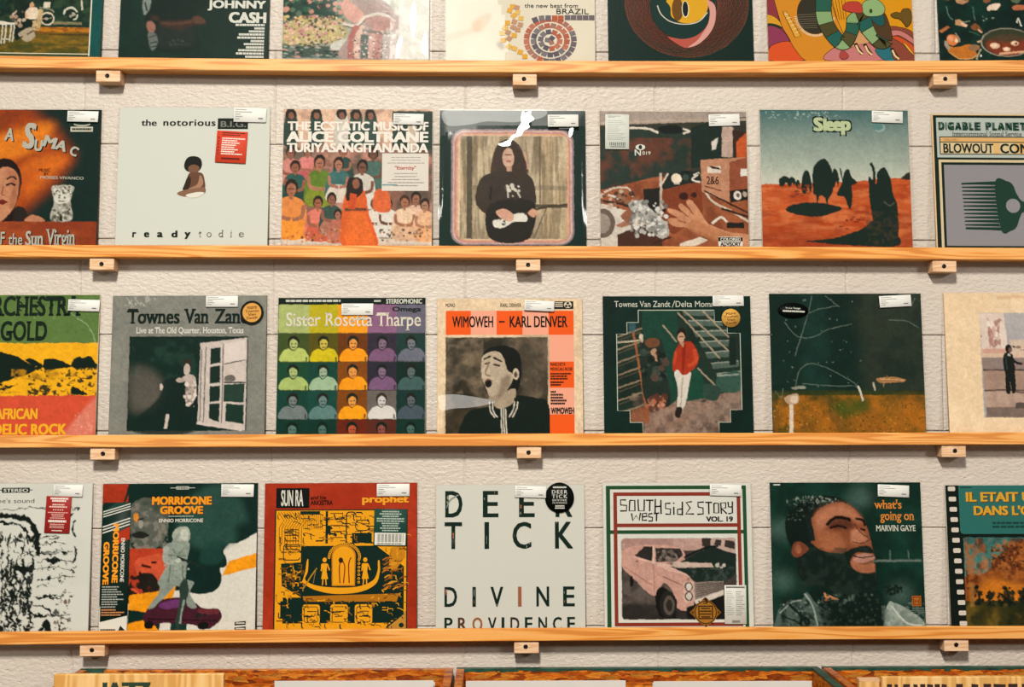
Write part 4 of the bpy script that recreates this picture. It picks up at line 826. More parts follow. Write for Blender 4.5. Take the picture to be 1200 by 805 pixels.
def x2e(rec, y):
    def d(q):
        q.print_lines(12, 4, 70, 10, 2, '#7a7f78', lens=[.9, .5]); q.print_lines(10, 16, 90, 74, 11, '#b0b3aa', fill=.3)
        for k in range(24):
            if k % 3 != 1: q.vrect(18+k*2.8, 80, 19.6+k*2.8, 90, '#4a4f49')
        q.print_lines(20, 91, 84, 95, 1, '#7a7f78', lens=[1])
    paper('info_sticker', None, 134, 175, 108, 160, .01, '#cfd2c8', d, rec, y, label='pale tall sticker with fine print and a barcode')
record(1, 705, 704, 877.7, 878, 130.3, c2e, (55, 78, 720, 692), 'record with a hand turning a knob among brown hi-fi boxes', base='#5a4436', film=(0.0006, 3), price=(618, 119, 140, 54, -.03), extra=x2e, seed=12)

def c2f(a):
    a.grad(48, 73, 700, 330, '#456a6a', '#aab3a6'); a.grad(48, 330, 700, 420, '#aab3a6', '#cdc9ba'); a.poly([(48, 405), (230, 400), (480, 388), (600, 372), (705, 378), (715, 690), (48, 690)], '#bf5a30')
    a.mottle(48, 400, 715, 690, '#a8431f', 8, .8, asp=3); a.mottle(48, 400, 715, 690, '#d27a4c', 12, .6, asp=4); a.mottle(48, 520, 715, 690, '#8a3a20', 6, .5, asp=2.5); a.poly([(48, 560), (300, 600), (715, 640), (715, 690), (48, 690)], '#9c4120', .4, 14)
    a.dabs(70, 80, 400, 115, ['#9fb0a8'], 70, 3); K = '#1e2f28'
    # a plain file of dark shapes
    a.blob([(150, 516), (200, 490), (300, 485), (400, 510), (300, 545), (210, 540)], K); a.blob([(235, 655), (360, 640), (480, 600), (540, 560), (620, 600), (640, 672), (440, 672), (300, 662)], K)
    for x, y, w, h in ((150, 388, 50, 48), (182, 390, 34, 44), (208, 398, 18, 40), (246, 390, 44, 115), (372, 372, 34, 90)): a.blob([(x-w/2, y+h*.4), (x-w*.45, y-h*.1), (x-w*.1, y-h*.42), (x+w*.3, y-h*.3), (x+w*.5, y+h*.1), (x+w*.35, y+h*.45), (x+w*.1, y+h*.2), (x-w*.15, y+h*.5)], K)
    a.blob([(275, 440), (275, 340), (310, 293), (340, 300), (362, 360), (360, 430), (340, 470), (335, 500), (322, 460), (300, 455), (290, 490), (284, 450)], K); a.blob([(400, 400), (415, 345), (432, 338), (445, 370), (468, 395), (442, 410), (446, 450), (436, 512), (424, 500), (410, 460), (376, 448)], K); a.line([(395, 330), (408, 400)], 6, K)
    a.blob([(520, 480), (520, 370), (548, 400), (560, 345), (590, 328), (615, 380), (625, 450), (640, 500), (630, 672), (520, 640), (530, 560)], K); a.line([(530, 308), (545, 350), (538, 400)], 12, K); a.line([(580, 480), (610, 496), (628, 480)], 6, '#5a5a4e', .8); a.mottle(500, 520, 640, 670, '#4a4030', 12, .5)
    a.blob([(660, 378), (690, 350), (705, 352), (705, 380)], '#33302a'); a.dabs(380, 545, 500, 600, ['#7a3018'], 14, 8, asp=.4, rot=0); a.dabs(180, 410, 260, 460, ['#7a3a24'], 14, 9, asp=.4, rot=0); a.ell(572, 150, 26, 20, '#8fa5a0'); a.ell(566, 144, 24, 18, '#5f8380'); a.grain(.08)
    for k, (c, bo, d) in enumerate((('#1f2a24', .17, 0), ('#b9c69c', .07, 0))):
        for t, x0, y0, x1, y1 in (('S', 284, 106, 326, 168), ('l', 326, 112, 342, 166), ('e', 338, 122, 374, 168), ('e', 370, 122, 406, 168), ('p', 404, 122, 448, 184)):
            e = 6 if k == 0 else 0; a.text(t, x0-e, y0-e, x1+e, y1+e, c, bo)
record(1, 890.7, 893.3, 1064, 1070.7, 128.7, c2f, (48, 73, 702, 678), 'orange desert record under a teal sky, with dark shapes and their shadows', base='#b5582f', film=(0.0006, 3), price=(608, 105, 136, 52, .03), seed=13, tex=(.35, .3), film_pad=(.002, .006))

def c2g(a):
    K = '#1f2c25'; G = '#1d4034'
    a.vrect(82, 70, 960, 800, K); a.vrect(99, 84, 940, 300, '#b7c0b8'); a.vrect(104, 312, 945, 790, '#d9c7a0'); a.vrect(118, 326, 940, 790, K); a.vrect(132, 340, 930, 775, '#938f93')
    a.vrect(113, 186, 880, 284, K); a.vrect(118, 191, 875, 214, '#dfb072'); a.vrect(118, 219, 875, 279, '#dcc79c'); a.vrect(404, 219, 438, 279, '#e3b877'); a.vrect(520, 219, 700, 279, '#e3b877')
    x = 110
    for ch, wd in zip('DIGABLE PLANETS', (38, 12, 40, 40, 36, 30, 38, 22, 36, 30, 42, 40, 38, 36, 34)):
        if ch != ' ': a.text(ch, x, 108, x+wd-4, 153, G, .13)
        x += wd
    for xx in (122, 160, 205, 245, 285, 372, 440): a.vline([(xx, 112), (xx+10, 128)], 3, '#8fae9c')
    a.text('Intercommunal Sound Service', 184, 158, 560, 184, '#5a5a55', 0.0, serif=True); a.text('VOLUME 1', 135, 197, 215, 209, '#b8884c', 0.0)
    a.text('BLOWOUT', 132, 224, 404, 276, K, .03); a.text('COMB', 440, 224, 640, 276, K, .03)
    o = smooth_pts([(405, 432), (470, 428), (500, 450), (520, 500), (560, 540), (700, 550), (700, 585), (560, 590), (530, 620), (510, 670), (480, 692), (425, 688)]); a.v(o[::-1], G)
    for k in range(13):
        y = 440+k*20.2; a.v([(222+k*1.0, y-2), (415, y-7), (420, y+8), (222+k*1.0, y+3)][::-1], G)
    a.v([(222, 438), (415, 428), (420, 442), (222, 446)][::-1], G); a.v([(236, 676), (425, 676), (425, 692), (236, 682)][::-1], G)
    a.vell(495, 560, 38, 38, '#938f93')
record(1, 1095.5, 1098, 1271, 1275, 134, c2g, (76, 65, 886, 780), 'cream framed record with a dark comb on grey, right end of second ledge', base='#e6c595', edge='#d8b98a', n=2, seed=14, film=(0.0006, 3))

# ---- third row
def c3a(a):
    a.rect(-280, 25, 530, 285, '#5f7a44'); a.mottle(-280, 25, 530, 285, '#4d6a38', 5, .6); a.rect(-280, 283, 530, 567, '#efae22'); a.rect(-280, 565, 530, 830, '#d3543a')
    K = '#14281f'
    a.blob([(-300, 430), (-290, 300), (-100, 300), (0, 330), (80, 355), (150, 395), (200, 410), (150, 414), (0, 416)], K); a.blob([(130, 378), (170, 370), (230, 408), (190, 412)], K); a.blob([(228, 410), (240, 370), (300, 372), (360, 395), (390, 412), (300, 425), (250, 436)], K); a.blob([(388, 415), (385, 380), (420, 355), (440, 365), (475, 352), (500, 380), (520, 405), (515, 430), (440, 432)], K)
    a.poly([(-280, 415), (235, 413), (140, 455), (60, 480), (0, 500), (100, 505), (40, 530), (110, 545), (-280, 560)], K); a.mottle(-280, 500, 120, 565, '#efae22', 16, .9, .5, .6, asp=3)
    a.mottle(150, 425, 525, 565, K, 20, .95, .56, .62, asp=1.5); a.mottle(60, 425, 360, 480, '#c08a1e', 10, .8); a.blob([(350, 450), (400, 435), (420, 455), (370, 465)], K, .9); a.blob([(380, 545), (390, 515), (440, 540), (470, 560), (400, 562)], K); a.mottle(380, 420, 525, 460, '#efae22', 20, .9); a.rect(228, 420, 236, 440, '#efae22')
    a.dabs(-280, 25, 530, 285, ['#728b57', '#52703c'], 40, 4)
    T = '#1c2c20'
    a.text('ORCHESTRA', -135, 30, 420, 140, T, .035, serif=True); a.text('OF GOLD', -150, 165, 243, 275, T, .035, serif=True)
    for x in (90, 180, 255, 320): a.vline([(x, 60), (x+14, 80), (x-4, 95), (x+10, 112)], 7, T, True)
    a.text('AFRICAN', -15, 634, 210, 692, '#efb12f', .05); a.text('PSYCHEDELIC ROCK', -262, 716, 368, 775, '#efb12f', .05)
    # scuffed corner of the card
    a.poly([(500, 590), (520, 580), (512, 790), (330, 790)], '#e0a08c', .45, 10); a.dabs(400, 660, 512, 780, ['#e3b5a3'], 60, 3, .5); a.line([(400, 150), (450, 180), (490, 240), (505, 300)], 5, '#9db08a', .7); a.line([(360, 120), (430, 165)], 3, '#9db08a', .5)
record(2, -58, -64, 119, 110, 345.4, c3a, (-280, 25, 520, 775), 'green, yellow and red striped record, at the left end of the third ledge', base='#5f7a44', edge='#c9bfa2', film=(0.0008, 4), price=(437, 84, 170, 62, .03), seed=15, tex=(.5, .35), film_pad=(.002, .004))

def c3b(a):
    a.mottle(475, 60, 1142, 700, '#8b8a80', 6, .5); a.grain(.05); K = '#16281f'
    a.rect(545, 236, 1064, 642, K); a.rect(551, 241, 1058, 637, '#152f28'); a.mottle(551, 241, 1058, 637, '#123029', 6, .7); a.blob([(555, 380), (640, 380), (700, 450), (680, 540), (600, 560), (555, 540)], '#6a625a', .7, 18); a.mottle(560, 250, 860, 420, '#2b463d', 7, .6)
    a.blob([(560, 640), (680, 500), (700, 430), (760, 410), (840, 430), (850, 640)], '#152c26', .9, 4); a.poly([(855, 265), (1058, 241), (1058, 640), (1048, 640), (850, 608)], '#c9bcb4')
    for q, c in (([(900, 290), (945, 282), (945, 350), (900, 358)], '#1d332c'), ([(900, 368), (945, 362), (945, 435), (900, 440)], '#1b312a'), ([(900, 452), (945, 448), (945, 515), (900, 520)], '#1d332c'), ([(900, 528), (945, 524), (945, 605), (900, 590)], '#1b312a'), ([(960, 268), (1052, 250), (1052, 335), (960, 352)], '#d9cbc4'), ([(960, 362), (1052, 345), (1052, 430), (960, 436)], '#cfc0b8'), ([(960, 445), (1050, 440), (1050, 522), (960, 516)], '#2b4238'), ([(972, 526), (1050, 532), (1050, 615), (972, 600)], '#1f382f')): a.poly(q, c)
    for p in ([(955, 270), (955, 610)], [(860, 290), (860, 600)], [(880, 280), (876, 605)]): a.line(p, 5, '#3a4038', .8, False)
    a.line([(960, 436), (1055, 436)], 7, '#26352e', 1, False); a.line([(960, 356), (1052, 338)], 4, '#26352e', 1, False); a.blob([(965, 430), (968, 408), (1000, 404), (1010, 428)], '#6d6862'); a.line([(848, 610), (1045, 640)], 9, '#cfc3ba', 1, False)
    a.ell(800, 355, 20, 24, '#34322c'); a.ell(798, 378, 14, 24, '#c3b3a8'); a.blob([(775, 425), (800, 400), (838, 415), (835, 500), (810, 540), (795, 500), (800, 440)], '#b5a69c'); a.line([(835, 430), (838, 490), (815, 530)], 10, '#d8cac0'); a.blob([(752, 425), (770, 415), (790, 430), (765, 436)], '#b3a297'); a.blob([(682, 450), (690, 438), (698, 455), (688, 470)], '#c9b8ac'); a.line([(722, 570), (712, 632)], 14, '#c9bdb2'); a.dabs(790, 440, 840, 540, ['#7f756c', '#e0d4ca'], 20, 7)
    a.text('Townes', 530, 116, 762, 182, '#1b2a22', .035, serif=True); a.text('Van', 780, 116, 890, 182, '#1b2a22', .035, serif=True); a.text('Zandt', 915, 116, 1092, 182, '#1b2a22', .035, serif=True)
    a.text('Live at The Old Quarter, Houston, Texas', 573, 196, 1043, 228, '#dcdad0', .012, serif=True)
    a.line([(525, 65), (560, 110)], 3, '#b9b8ae'); a.line([(560, 68), (590, 105)], 3, '#b9b8ae'); a.dabs(520, 62, 650, 110, ['#b4b3a8'], 26, 4, .7)
def gold_round(words, col):
    def d(q):
        q.vell(50, 50, 49, 49, '#1c1c16'); q.vell(50, 50, 40, 40, '#d29a4c')
        if words:
            for i, wd in enumerate(words): q.text(wd, 50-4.2*len(wd)-4, 24+i*14, 50+4.2*len(wd)+4, 35+i*14, '#5a3614', .02, rot=-.08)
    return d
def x3b(rec, y): paper('hype_sticker', None, 1078, 135, 102, 104, 0, '#1c1c16', gold_round(['more', 'Townes', 'Van', 'Zandt'], 0), rec, y, True, label='round gold sticker with a black rim')
record(2, 132.5, 126.5, 313.7, 310, 346.4, c3b, (468, 60, 1142, 658), 'grey record with dark picture of a man beside a white sash window', base='#82827a', edge='#6d6d66', film=(0.0007, 4), price=(946, 86, 140, 48, .0), extra=x3b, seed=16, tex=(.15, .45), film_pad=(.001, .005))

def c3c(a):
    X = (55, 187, 315, 443, 570, 695); Y = (222, 345, 468, 592, 720)
    a.rect(55, 60, 695, 96, '#12241e')
    for i, c in enumerate(('#a9b470', '#b9ab24', '#ee991d', '#8b6282', '#6a6778')): a.rect(X[i], 96, X[i+1], 223, c)
    R = [[('#b7c46c', '#45542a'), ('#cfba20', '#5a5318'), ('#f79b1a', '#6d3d12'), ('#7d5b79', '#3a3340'), ('#6d6f7d', '#22403c')],
         [('#a9bc6f', '#1f4a35'), ('#9bb594', '#17473b'), ('#f39a1c', '#824a14'), ('#7c5b7c', '#33303c'), ('#46615f', '#12302a')],
         [('#727d7c', '#17443a'), ('#5f807c', '#1b4a40'), ('#f5a01c', '#7f4814'), ('#d8d3cd', '#6d6560'), ('#4b5862', '#183a36')]]
    for r in range(3):
        for i in range(5):
            c, b = R[r][i]; sk = tuple((lin(c)*.8+.06)**(1/2.2)*255); bust(a, X[i], Y[r], X[i+1], Y[r+1], sk, '#23281f' if c != '#d8d3cd' else '#3a352f', c, b)
    for i, (c, b) in enumerate((('#5a7a70', '#0f3a30'), ('#4f7268', '#0e3a31'), ('#b5563a', '#6a2a14'), ('#8a4f48', '#5a2e24'), ('#4a6a62', '#0f372f'))): bust(a, X[i], 592, X[i+1], 715, c, '#10251e', b, b)
    for y in Y[:4]: a.rect(55, y-2, 695, y+2, '#2c3a2a', .7)
    a.grain(.07)
    a.print_lines(85, 74, 325, 88, 1, '#c9c9bb', fill=.7, lens=[1]); a.print_lines(470, 76, 500, 88, 1, '#c9c9bb', fill=.7, lens=[1]); a.text('STEREOPHONIC', 523, 73, 680, 94, '#cfcfc2', .04)
    a.text('Sister Rosetta Tharpe', 88, 132, 675, 192, '#dcd3c2', .008, serif=True, ref='S'); a.text('Omega', 550, 107, 676, 134, '#1f2a22', .04)
record(2, 327.8, 322.3, 499.3, 499, 348.6, c3c, (53, 68, 695, 655), 'record with a colour grid of repeated green, orange and purple portraits', base='#1a4438', edge='#bfb9a8', film=(0.0006, 3), price=(398, 120, 138, 50, .0), seed=17, tex=(.15, .35), film_pad=(.003, .001))

def c3d(a):
    a.mottle(45, 75, 675, 700, '#dcbf9f', 4, .5); O, P, K = '#ee5f22', '#f0a68c', '#211d18'
    a.rect(77, 240, 522, 720, '#3b352b'); a.mottle(77, 240, 522, 720, '#6d6050', 6, .9); a.mottle(77, 240, 240, 480, '#85745f', 5, .7); a.blob([(400, 260), (520, 250), (520, 470), (420, 450)], '#6f6151', .7, 20); a.rect(77, 550, 180, 720, '#4a4030', .7, 8)
    a.mottle(77, 240, 522, 720, '#1f2620', 9, .5)
    a.blob([(160, 720), (165, 570), (280, 530), (380, 490), (470, 500), (524, 530), (524, 720)], '#16241f'); a.blob([(235, 330), (260, 290), (330, 275), (390, 300), (408, 360), (400, 440), (370, 500), (320, 500), (300, 340)], '#181d18')
    a.blob([(232, 350), (245, 315), (300, 300), (330, 330), (345, 380), (370, 400), (365, 430), (340, 470), (320, 505), (275, 500), (258, 470), (235, 410)], '#b9a892'); a.blob([(265, 500), (320, 480), (380, 460), (370, 520), (320, 545), (285, 530)], '#a3927d'); a.ell(382, 398, 14, 24, '#c4b49e'); a.ell(382, 400, 7, 14, '#5a4d40')
    a.blob([(320, 420), (350, 400), (360, 430), (330, 480), (300, 500), (310, 460)], '#7d6c5a', .8, 6); a.line([(242, 335), (275, 320)], 8, '#2c241d'); a.line([(285, 325), (322, 345)], 9, '#2c241d'); a.line([(245, 355), (270, 348)], 7, '#3d3127'); a.line([(285, 355), (315, 362)], 8, '#3d3127'); a.line([(265, 350), (250, 395), (272, 405)], 8, '#85725f'); a.ell(262, 438, 16, 17, '#1b1613'); a.line([(246, 428), (262, 420), (280, 428)], 6, '#7a5f50')
    a.line([(278, 510), (272, 560), (290, 585)], 22, '#1a2621'); a.line([(385, 500), (380, 550), (365, 585)], 22, '#1a2621')
    for x in (268, 280): a.line([(x, 515), (x+4, 555), (x+22, 582)], 5, '#d3cbbd')
    for x in (376, 390): a.line([(x, 515), (x-6, 550), (x-24, 580)], 5, '#d3cbbd')
    for x in (318, 328, 338): a.line([(x, 545), (x+5, 700)], 5, '#cfc7b8')
    a.grain(.12)
    for i, (x0, x1) in enumerate(((78, 187), (187, 300), (300, 413), (413, 527), (527, 637))): a.vrect(x0, 126, x1, 230, O if i % 2 == 0 else P)
    for i, (y0, y1) in enumerate(((230, 345), (345, 457), (457, 570), (570, 690))): a.vrect(530, y0, 637, y1, P if i % 2 == 0 else O)
    a.text('WIMOWEH', 106, 149, 285, 198, K, .03); a.vrect(310, 170, 335, 177, K); a.text('KARL DENVER', 357, 149, 610, 198, K, .03); a.text('MONO', 77, 94, 118, 110, K, .02); a.text('KARL DENVER', 317, 94, 408, 110, K, .02)
    a.text('MARCHETA', 534, 350, 600, 364, K, .03); a.text('MEXICALI ROSE', 534, 370, 630, 384, K, .03)
    a.print_lines(534, 392, 634, 424, 3, K, fill=.6); a.print_lines(534, 428, 610, 450, 2, K, fill=.6); a.print_lines(534, 468, 612, 530, 5, K, fill=.6, lens=[.3, .7, .7, .9, .8]); a.text('WIMOWEH', 535, 541, 635, 568, K, .04)
    a.vrect(552, 86, 636, 118, K); a.vell(612, 101, 17, 14, '#d8cbb4'); a.vell(612, 94, 6, 5, K); a.vell(605, 106, 6, 5, K); a.vell(619, 106, 6, 5, K)
    for y in (92, 100, 108): a.vrect(556, y-2, 590, y+2, '#d8cbb4')
record(2, 512, 512, 681.7, 684, 350, c3d, (42, 75, 674, 650), 'cream and orange chequered record with a grey portrait of a singing man', base='#e3c9a8', edge='#cdb592', film=(0.0026, 4), price=(486, 107, 130, 44, .05), seed=18, glare_facets=[['hazy', (50, 492), (110, 484), (180, 492), (280, 510), (284, 522), (200, 540), (120, 545), (60, 552), (52, 520)]], tex=(.2, .45))

def c3e(a):
    a.mottle(60, 62, 700, 720, '#0b241f', 5, .6); fr = [(210, 122), (540, 122), (540, 172), (595, 172), (595, 222), (650, 222), (650, 552), (600, 552), (600, 605), (550, 605), (550, 655), (222, 655), (222, 605), (168, 605), (168, 555), (115, 555), (115, 225), (160, 225), (160, 175), (210, 175)]
    q = a._mask(fr); keep = a.img.copy()
    a.rect(100, 110, 660, 700, '#26382f'); a.mottle(100, 110, 660, 700, '#162a24', 8, .7)
    a.poly([(100, 600), (240, 540), (420, 510), (480, 520), (660, 440), (660, 700), (100, 700)], '#8a6f60'); a.poly([(330, 660), (480, 560), (660, 450), (660, 700), (380, 700)], '#7d6a5e'); a.mottle(160, 480, 660, 700, '#5a4b42', 14, .7); a.mottle(160, 480, 660, 700, '#a58c7d', 20, .5)
    a.poly([(225, 120), (380, 120), (380, 500), (330, 540), (230, 500)], '#1f4438'); a.poly([(380, 300), (480, 400), (500, 500), (380, 520)], '#1f4a3b')
    for k in range(7): y = 200+k*55; a.line([(110, y+40), (225, y)], 7, '#8f7d66', .9, False); a.line([(118, y+54), (222, y+16)], 4, '#5a5040', .9, False)
    for k in range(7): a.poly([(400+k*24, 120+k*46), (560+k*16, 120+k*44), (560+k*16, 146+k*44), (410+k*24, 146+k*46)], '#5a6a60', .8); a.line([(400+k*24, 122+k*46), (560+k*16, 120+k*44)], 5, '#9aa095', .8, False)
    for p in ([(380, 130), (560, 330)], [(410, 125), (600, 300)], [(460, 370), (560, 470)], [(315, 185), (375, 260)], [(490, 125), (600, 240)]): a.line(p, 7, '#a5947c', .9, False)
    a.rect(600, 240, 630, 360, '#1b2c26'); a.blob([(595, 390), (640, 390), (640, 470), (550, 470), (545, 410)], '#3b574c'); a.line([(545, 405), (640, 400)], 7, '#8b968b'); a.blob([(490, 440), (560, 460), (540, 510), (490, 500)], '#33493f')
    a.line([(186, 215), (215, 400), (245, 600)], 9, '#a5623e', .9, False); a.line([(222, 240), (250, 400), (272, 555)], 8, '#cdbda6', 1, False); a.line([(118, 262), (225, 250)], 7, '#b5a890', 1, False); a.ell(220, 235, 9, 12, '#c9b9a6'); a.blob([(170, 560), (240, 540), (245, 605), (180, 610)], '#8a5236', .8); a.ell(182, 190, 15, 30, '#3d5f6a', .7)
    a.blob([(215, 310), (235, 250), (300, 245), (320, 300), (325, 380), (345, 520), (290, 540), (230, 500)], '#26332c'); a.ell(268, 262, 34, 22, '#6e4a34'); a.blob([(262, 300), (285, 290), (290, 340), (275, 335)], '#b08a70'); a.dabs(220, 300, 330, 420, ['#3d4a42', '#18251f', '#55443a'], 36, 12); a.dabs(240, 490, 325, 550, ['#a86a50', '#c08a74', '#5a382c'], 26, 11)
    a.blob([(362, 390), (395, 380), (432, 390), (425, 440), (400, 540), (372, 545), (375, 460)], '#d3cabd'); a.line([(398, 410), (385, 540)], 5, '#a89c90'); a.blob([(360, 560), (372, 540), (392, 545), (380, 585), (362, 580)], '#2a2420')
    a.blob([(355, 385), (358, 330), (378, 275), (405, 258), (440, 262), (465, 310), (462, 350), (435, 385), (400, 402), (375, 380)], '#a83a22'); a.blob([(400, 262), (412, 280), (402, 390), (394, 380)], '#8a2c18'); a.line([(448, 290), (455, 340), (420, 365)], 16, '#c14e2e'); a.line([(370, 300), (362, 360)], 10, '#c04a2c')
    a.ell(396, 222, 20, 24, '#2a221c'); a.ell(394, 240, 15, 22, '#c39a80'); a.poly([(385, 262), (408, 262), (402, 285)], '#b58a70'); a.line([(384, 236), (404, 236)], 4, '#4a342a')
    if q:
        m = np.zeros((a.S, a.S)); m[q[0][1]:q[1][1], q[0][0]:q[1][0]] = q[2]; a.img = keep*(1-m[..., None])+a.img*m[..., None]
    a.grain(.12); a.vline(fr+fr[:1], 3.5, '#b8bfae')
    a.text('Townes Van Zandt', 107, 82, 350, 108, '#cfcfc2', 0.0, ref='T'); a.vline([(358, 110), (370, 80)], 3, '#cfcfc2'); a.text('Delta Momma Blues', 373, 82, 648, 108, '#cfcfc2', 0.0, ref='D')
def x3e(rec, y): paper('hype_sticker', None, 610, 158, 80, 80, 0, '#d2a050', lambda q: [q.text(t, 50-w_, 18+i*17, 50+w_, 32+i*17, '#5a3614', .02, rot=-.1) for i, (t, w_) in enumerate((('More', 26), ('Townes', 38), ('Van', 22), ('Zandt', 30)))], rec, y, True, label='round gold sticker with brown lettering')
record(2, 705, 708, 877, 884, 347, c3e, (58, 62, 697, 650), 'dark green record with a stepped frame around a man in a red jacket', base='#0e2e27', edge='#12302a', film=(0.0009, 4), price=(600, 83, 134, 46, -.01), extra=x3e, seed=19)

def c3f(a):
    a.grad(40, 50, 715, 480, '#112d26', '#17322a'); a.blob([(420, 60), (715, 60), (715, 480), (450, 480), (440, 250)], '#333b31', .9, 30); a.rect(185, 50, 290, 470, '#21403a', .6, 16); a.mottle(40, 50, 715, 480, '#0e2a25', 6, .5)
    a.grad(40, 470, 715, 560, '#2b3a24', '#6d5420'); a.rect(40, 555, 715, 720, '#7d5620'); a.poly([(40, 500), (200, 470), (715, 480), (715, 500), (40, 540)], '#33401f', .8, 8); a.mottle(40, 490, 715, 720, '#a8691f', 9, .8); a.mottle(40, 480, 715, 720, '#4a4a1c', 12, .8); a.blob([(400, 560), (640, 500), (715, 560), (715, 640), (420, 640)], '#b06c22', .6, 20); a.dabs(40, 520, 715, 700, ['#c18234', '#5a4a1a', '#8a6a26', '#3b3f1c'], 500, 4, .8, asp=.6)
    a.blob([(330, 520), (440, 500), (460, 560), (330, 580)], '#40551f', .7, 10); a.line([(130, 500), (122, 700)], 17, '#d5c6b0', 1, False); a.blob([(97, 505), (120, 490), (158, 486), (160, 520), (120, 530)], '#b99a80'); a.blob([(125, 498), (155, 495), (155, 520), (130, 522)], '#d9c3a8'); a.line([(420, 450), (438, 515)], 8, '#d3ccbe', 1, False); a.line([(484, 436), (494, 470)], 8, '#b5aa96', 1, False); a.line([(530, 430), (530, 455)], 5, '#8d8066', 1, False)
    a.blob([(500, 420), (560, 412), (622, 422), (610, 434), (520, 438)], '#a57a50'); a.line([(505, 420), (620, 426)], 4, '#d0a070'); a.line([(545, 405), (550, 418)], 4, '#8a6a48')
    for p in ([(110, 175), (160, 235), (230, 240), (300, 205), (400, 185)], [(150, 450), (170, 380), (230, 355), (330, 395), (420, 450)], [(180, 440), (260, 448), (420, 452)], [(215, 135), (280, 115), (345, 105)], [(230, 60), (215, 130), (150, 320)], [(290, 60), (350, 110)], [(560, 165), (640, 170), (690, 200)], [(60, 470), (85, 500), (95, 460)], [(680, 70), (660, 110)]): a.line(p, 3, '#6d7d72', .8)
    a.blob([(135, 455), (185, 450), (188, 462), (140, 465)], '#8f8f82'); a.dabs(50, 60, 440, 470, ['#7d8d80'], 40, 2.5, .7); a.grain(.1)
def x3f(rec, y): paper('hype_sticker', None, 148, 126, 132, 64, .04, '#0f1613', lambda q: [q.text('Yo La Tengo', 24, 30, 74, 44, '#c9c9be', .03), q.print_lines(16, 50, 88, 64, 1, '#c9c9be', fill=.8, lens=[1])], rec, y, True, label='black oval sticker with small white lettering')
record(2, 902.3, 906.4, 1080, 1086, 344, c3f, (48, 53, 706, 650), 'scuffed dark record with brown grass at night and a pale post', base='#112d26', edge='#1c302a', film=(0.0012, 6), price=(592, 87, 138, 50, -.05), extra=x3f, seed=20, film_pad=(.001, .003))

def c3g(a):
    a.mottle(115, 15, 945, 830, '#dcbf9a', 4, .35); a.mottle(115, 15, 945, 830, '#ead4b4', 5, .3); a.dabs(120, 15, 300, 830, ['#d0aa82'], 60, 2.5, .5); a.line([(420, 40), (560, 35), (700, 45)], 14, '#c79c74', .7, soft=6)
    x0, x1 = 330, 775
    a.rect(x0-8, 122, x1, 690, '#a3a19f'); a.grad(x0-8, 122, x1, 300, '#b0aaa8', '#a5a2a2'); a.poly([(x0-8, 125), (455, 125), (470, 320), (x0-4, 340)], '#d6c3b5'); a.poly([(365, 150), (395, 190), (390, 330), (370, 330)], '#b0857a'); a.dabs(370, 170, 450, 335, ['#e6d8cc', '#a57d74', '#c9aa9c'], 44, 9, asp=1.6, rot=0); a.blob([(430, 180), (455, 190), (462, 320), (435, 320)], '#dccabd')
    a.rect(x0-6, 335, x1, 372, '#d0b39c'); a.rect(x0, 320, 470, 345, '#c99c8a'); a.rect(480, 270, x1, 340, '#c9b5a2'); a.dabs(500, 300, 760, 330, ['#3a342f', '#8a6a58'], 20, 11, asp=.6, rot=0)
    a.rect(x0-4, 368, x1, 430, '#8a7b76'); a.rect(x0-2, 428, x1, 440, '#4a403c'); a.rect(x0, 438, x1, 545, '#a38878'); a.rect(x0, 538, x1, 550, '#5f504a'); a.rect(x0+4, 548, x1, 640, '#b59a8a'); a.rect(x0+6, 635, x1, 690, '#75675f'); a.mottle(x0, 370, x1, 690, '#8d7468', 9, .4); a.poly([(500, 610), (640, 608), (640, 640), (490, 640)], '#5a4f4a')
    K = '#1e221f'
    a.ell(472, 318, 18, 24, K); a.ell(480, 325, 10, 14, '#6e5448'); a.blob([(438, 380), (448, 345), (470, 340), (492, 352), (500, 400), (496, 450), (450, 450)], K); a.blob([(450, 440), (497, 440), (498, 550), (476, 553), (474, 480), (470, 553), (448, 553)], K); a.line([(488, 365), (505, 390), (545, 402)], 14, K); a.ell(548, 402, 8, 6, '#8a6a5a'); a.line([(466, 350), (480, 352)], 12, '#a8b0a8'); a.line([(455, 360), (458, 430)], 5, '#39423c')
    a.line([(498, 552), (560, 556), (700, 552)], 9, '#584a44', .9); a.poly([(760, 122), (790, 122), (790, 690), (760, 690)], '#e3c8a4', 0) ; a.grain(.05); a.rect(322, 248, 330, 256, '#8a5a3a')
record(2, 1105, 1113.7, 1281, 1290, 343, c3g, (135, 15, 945, 770), 'worn cream record with a small street picture, at the right end of the third ledge', base='#e3c8a4', edge='#c9a67c', seed=21, tex=(.3, .3))

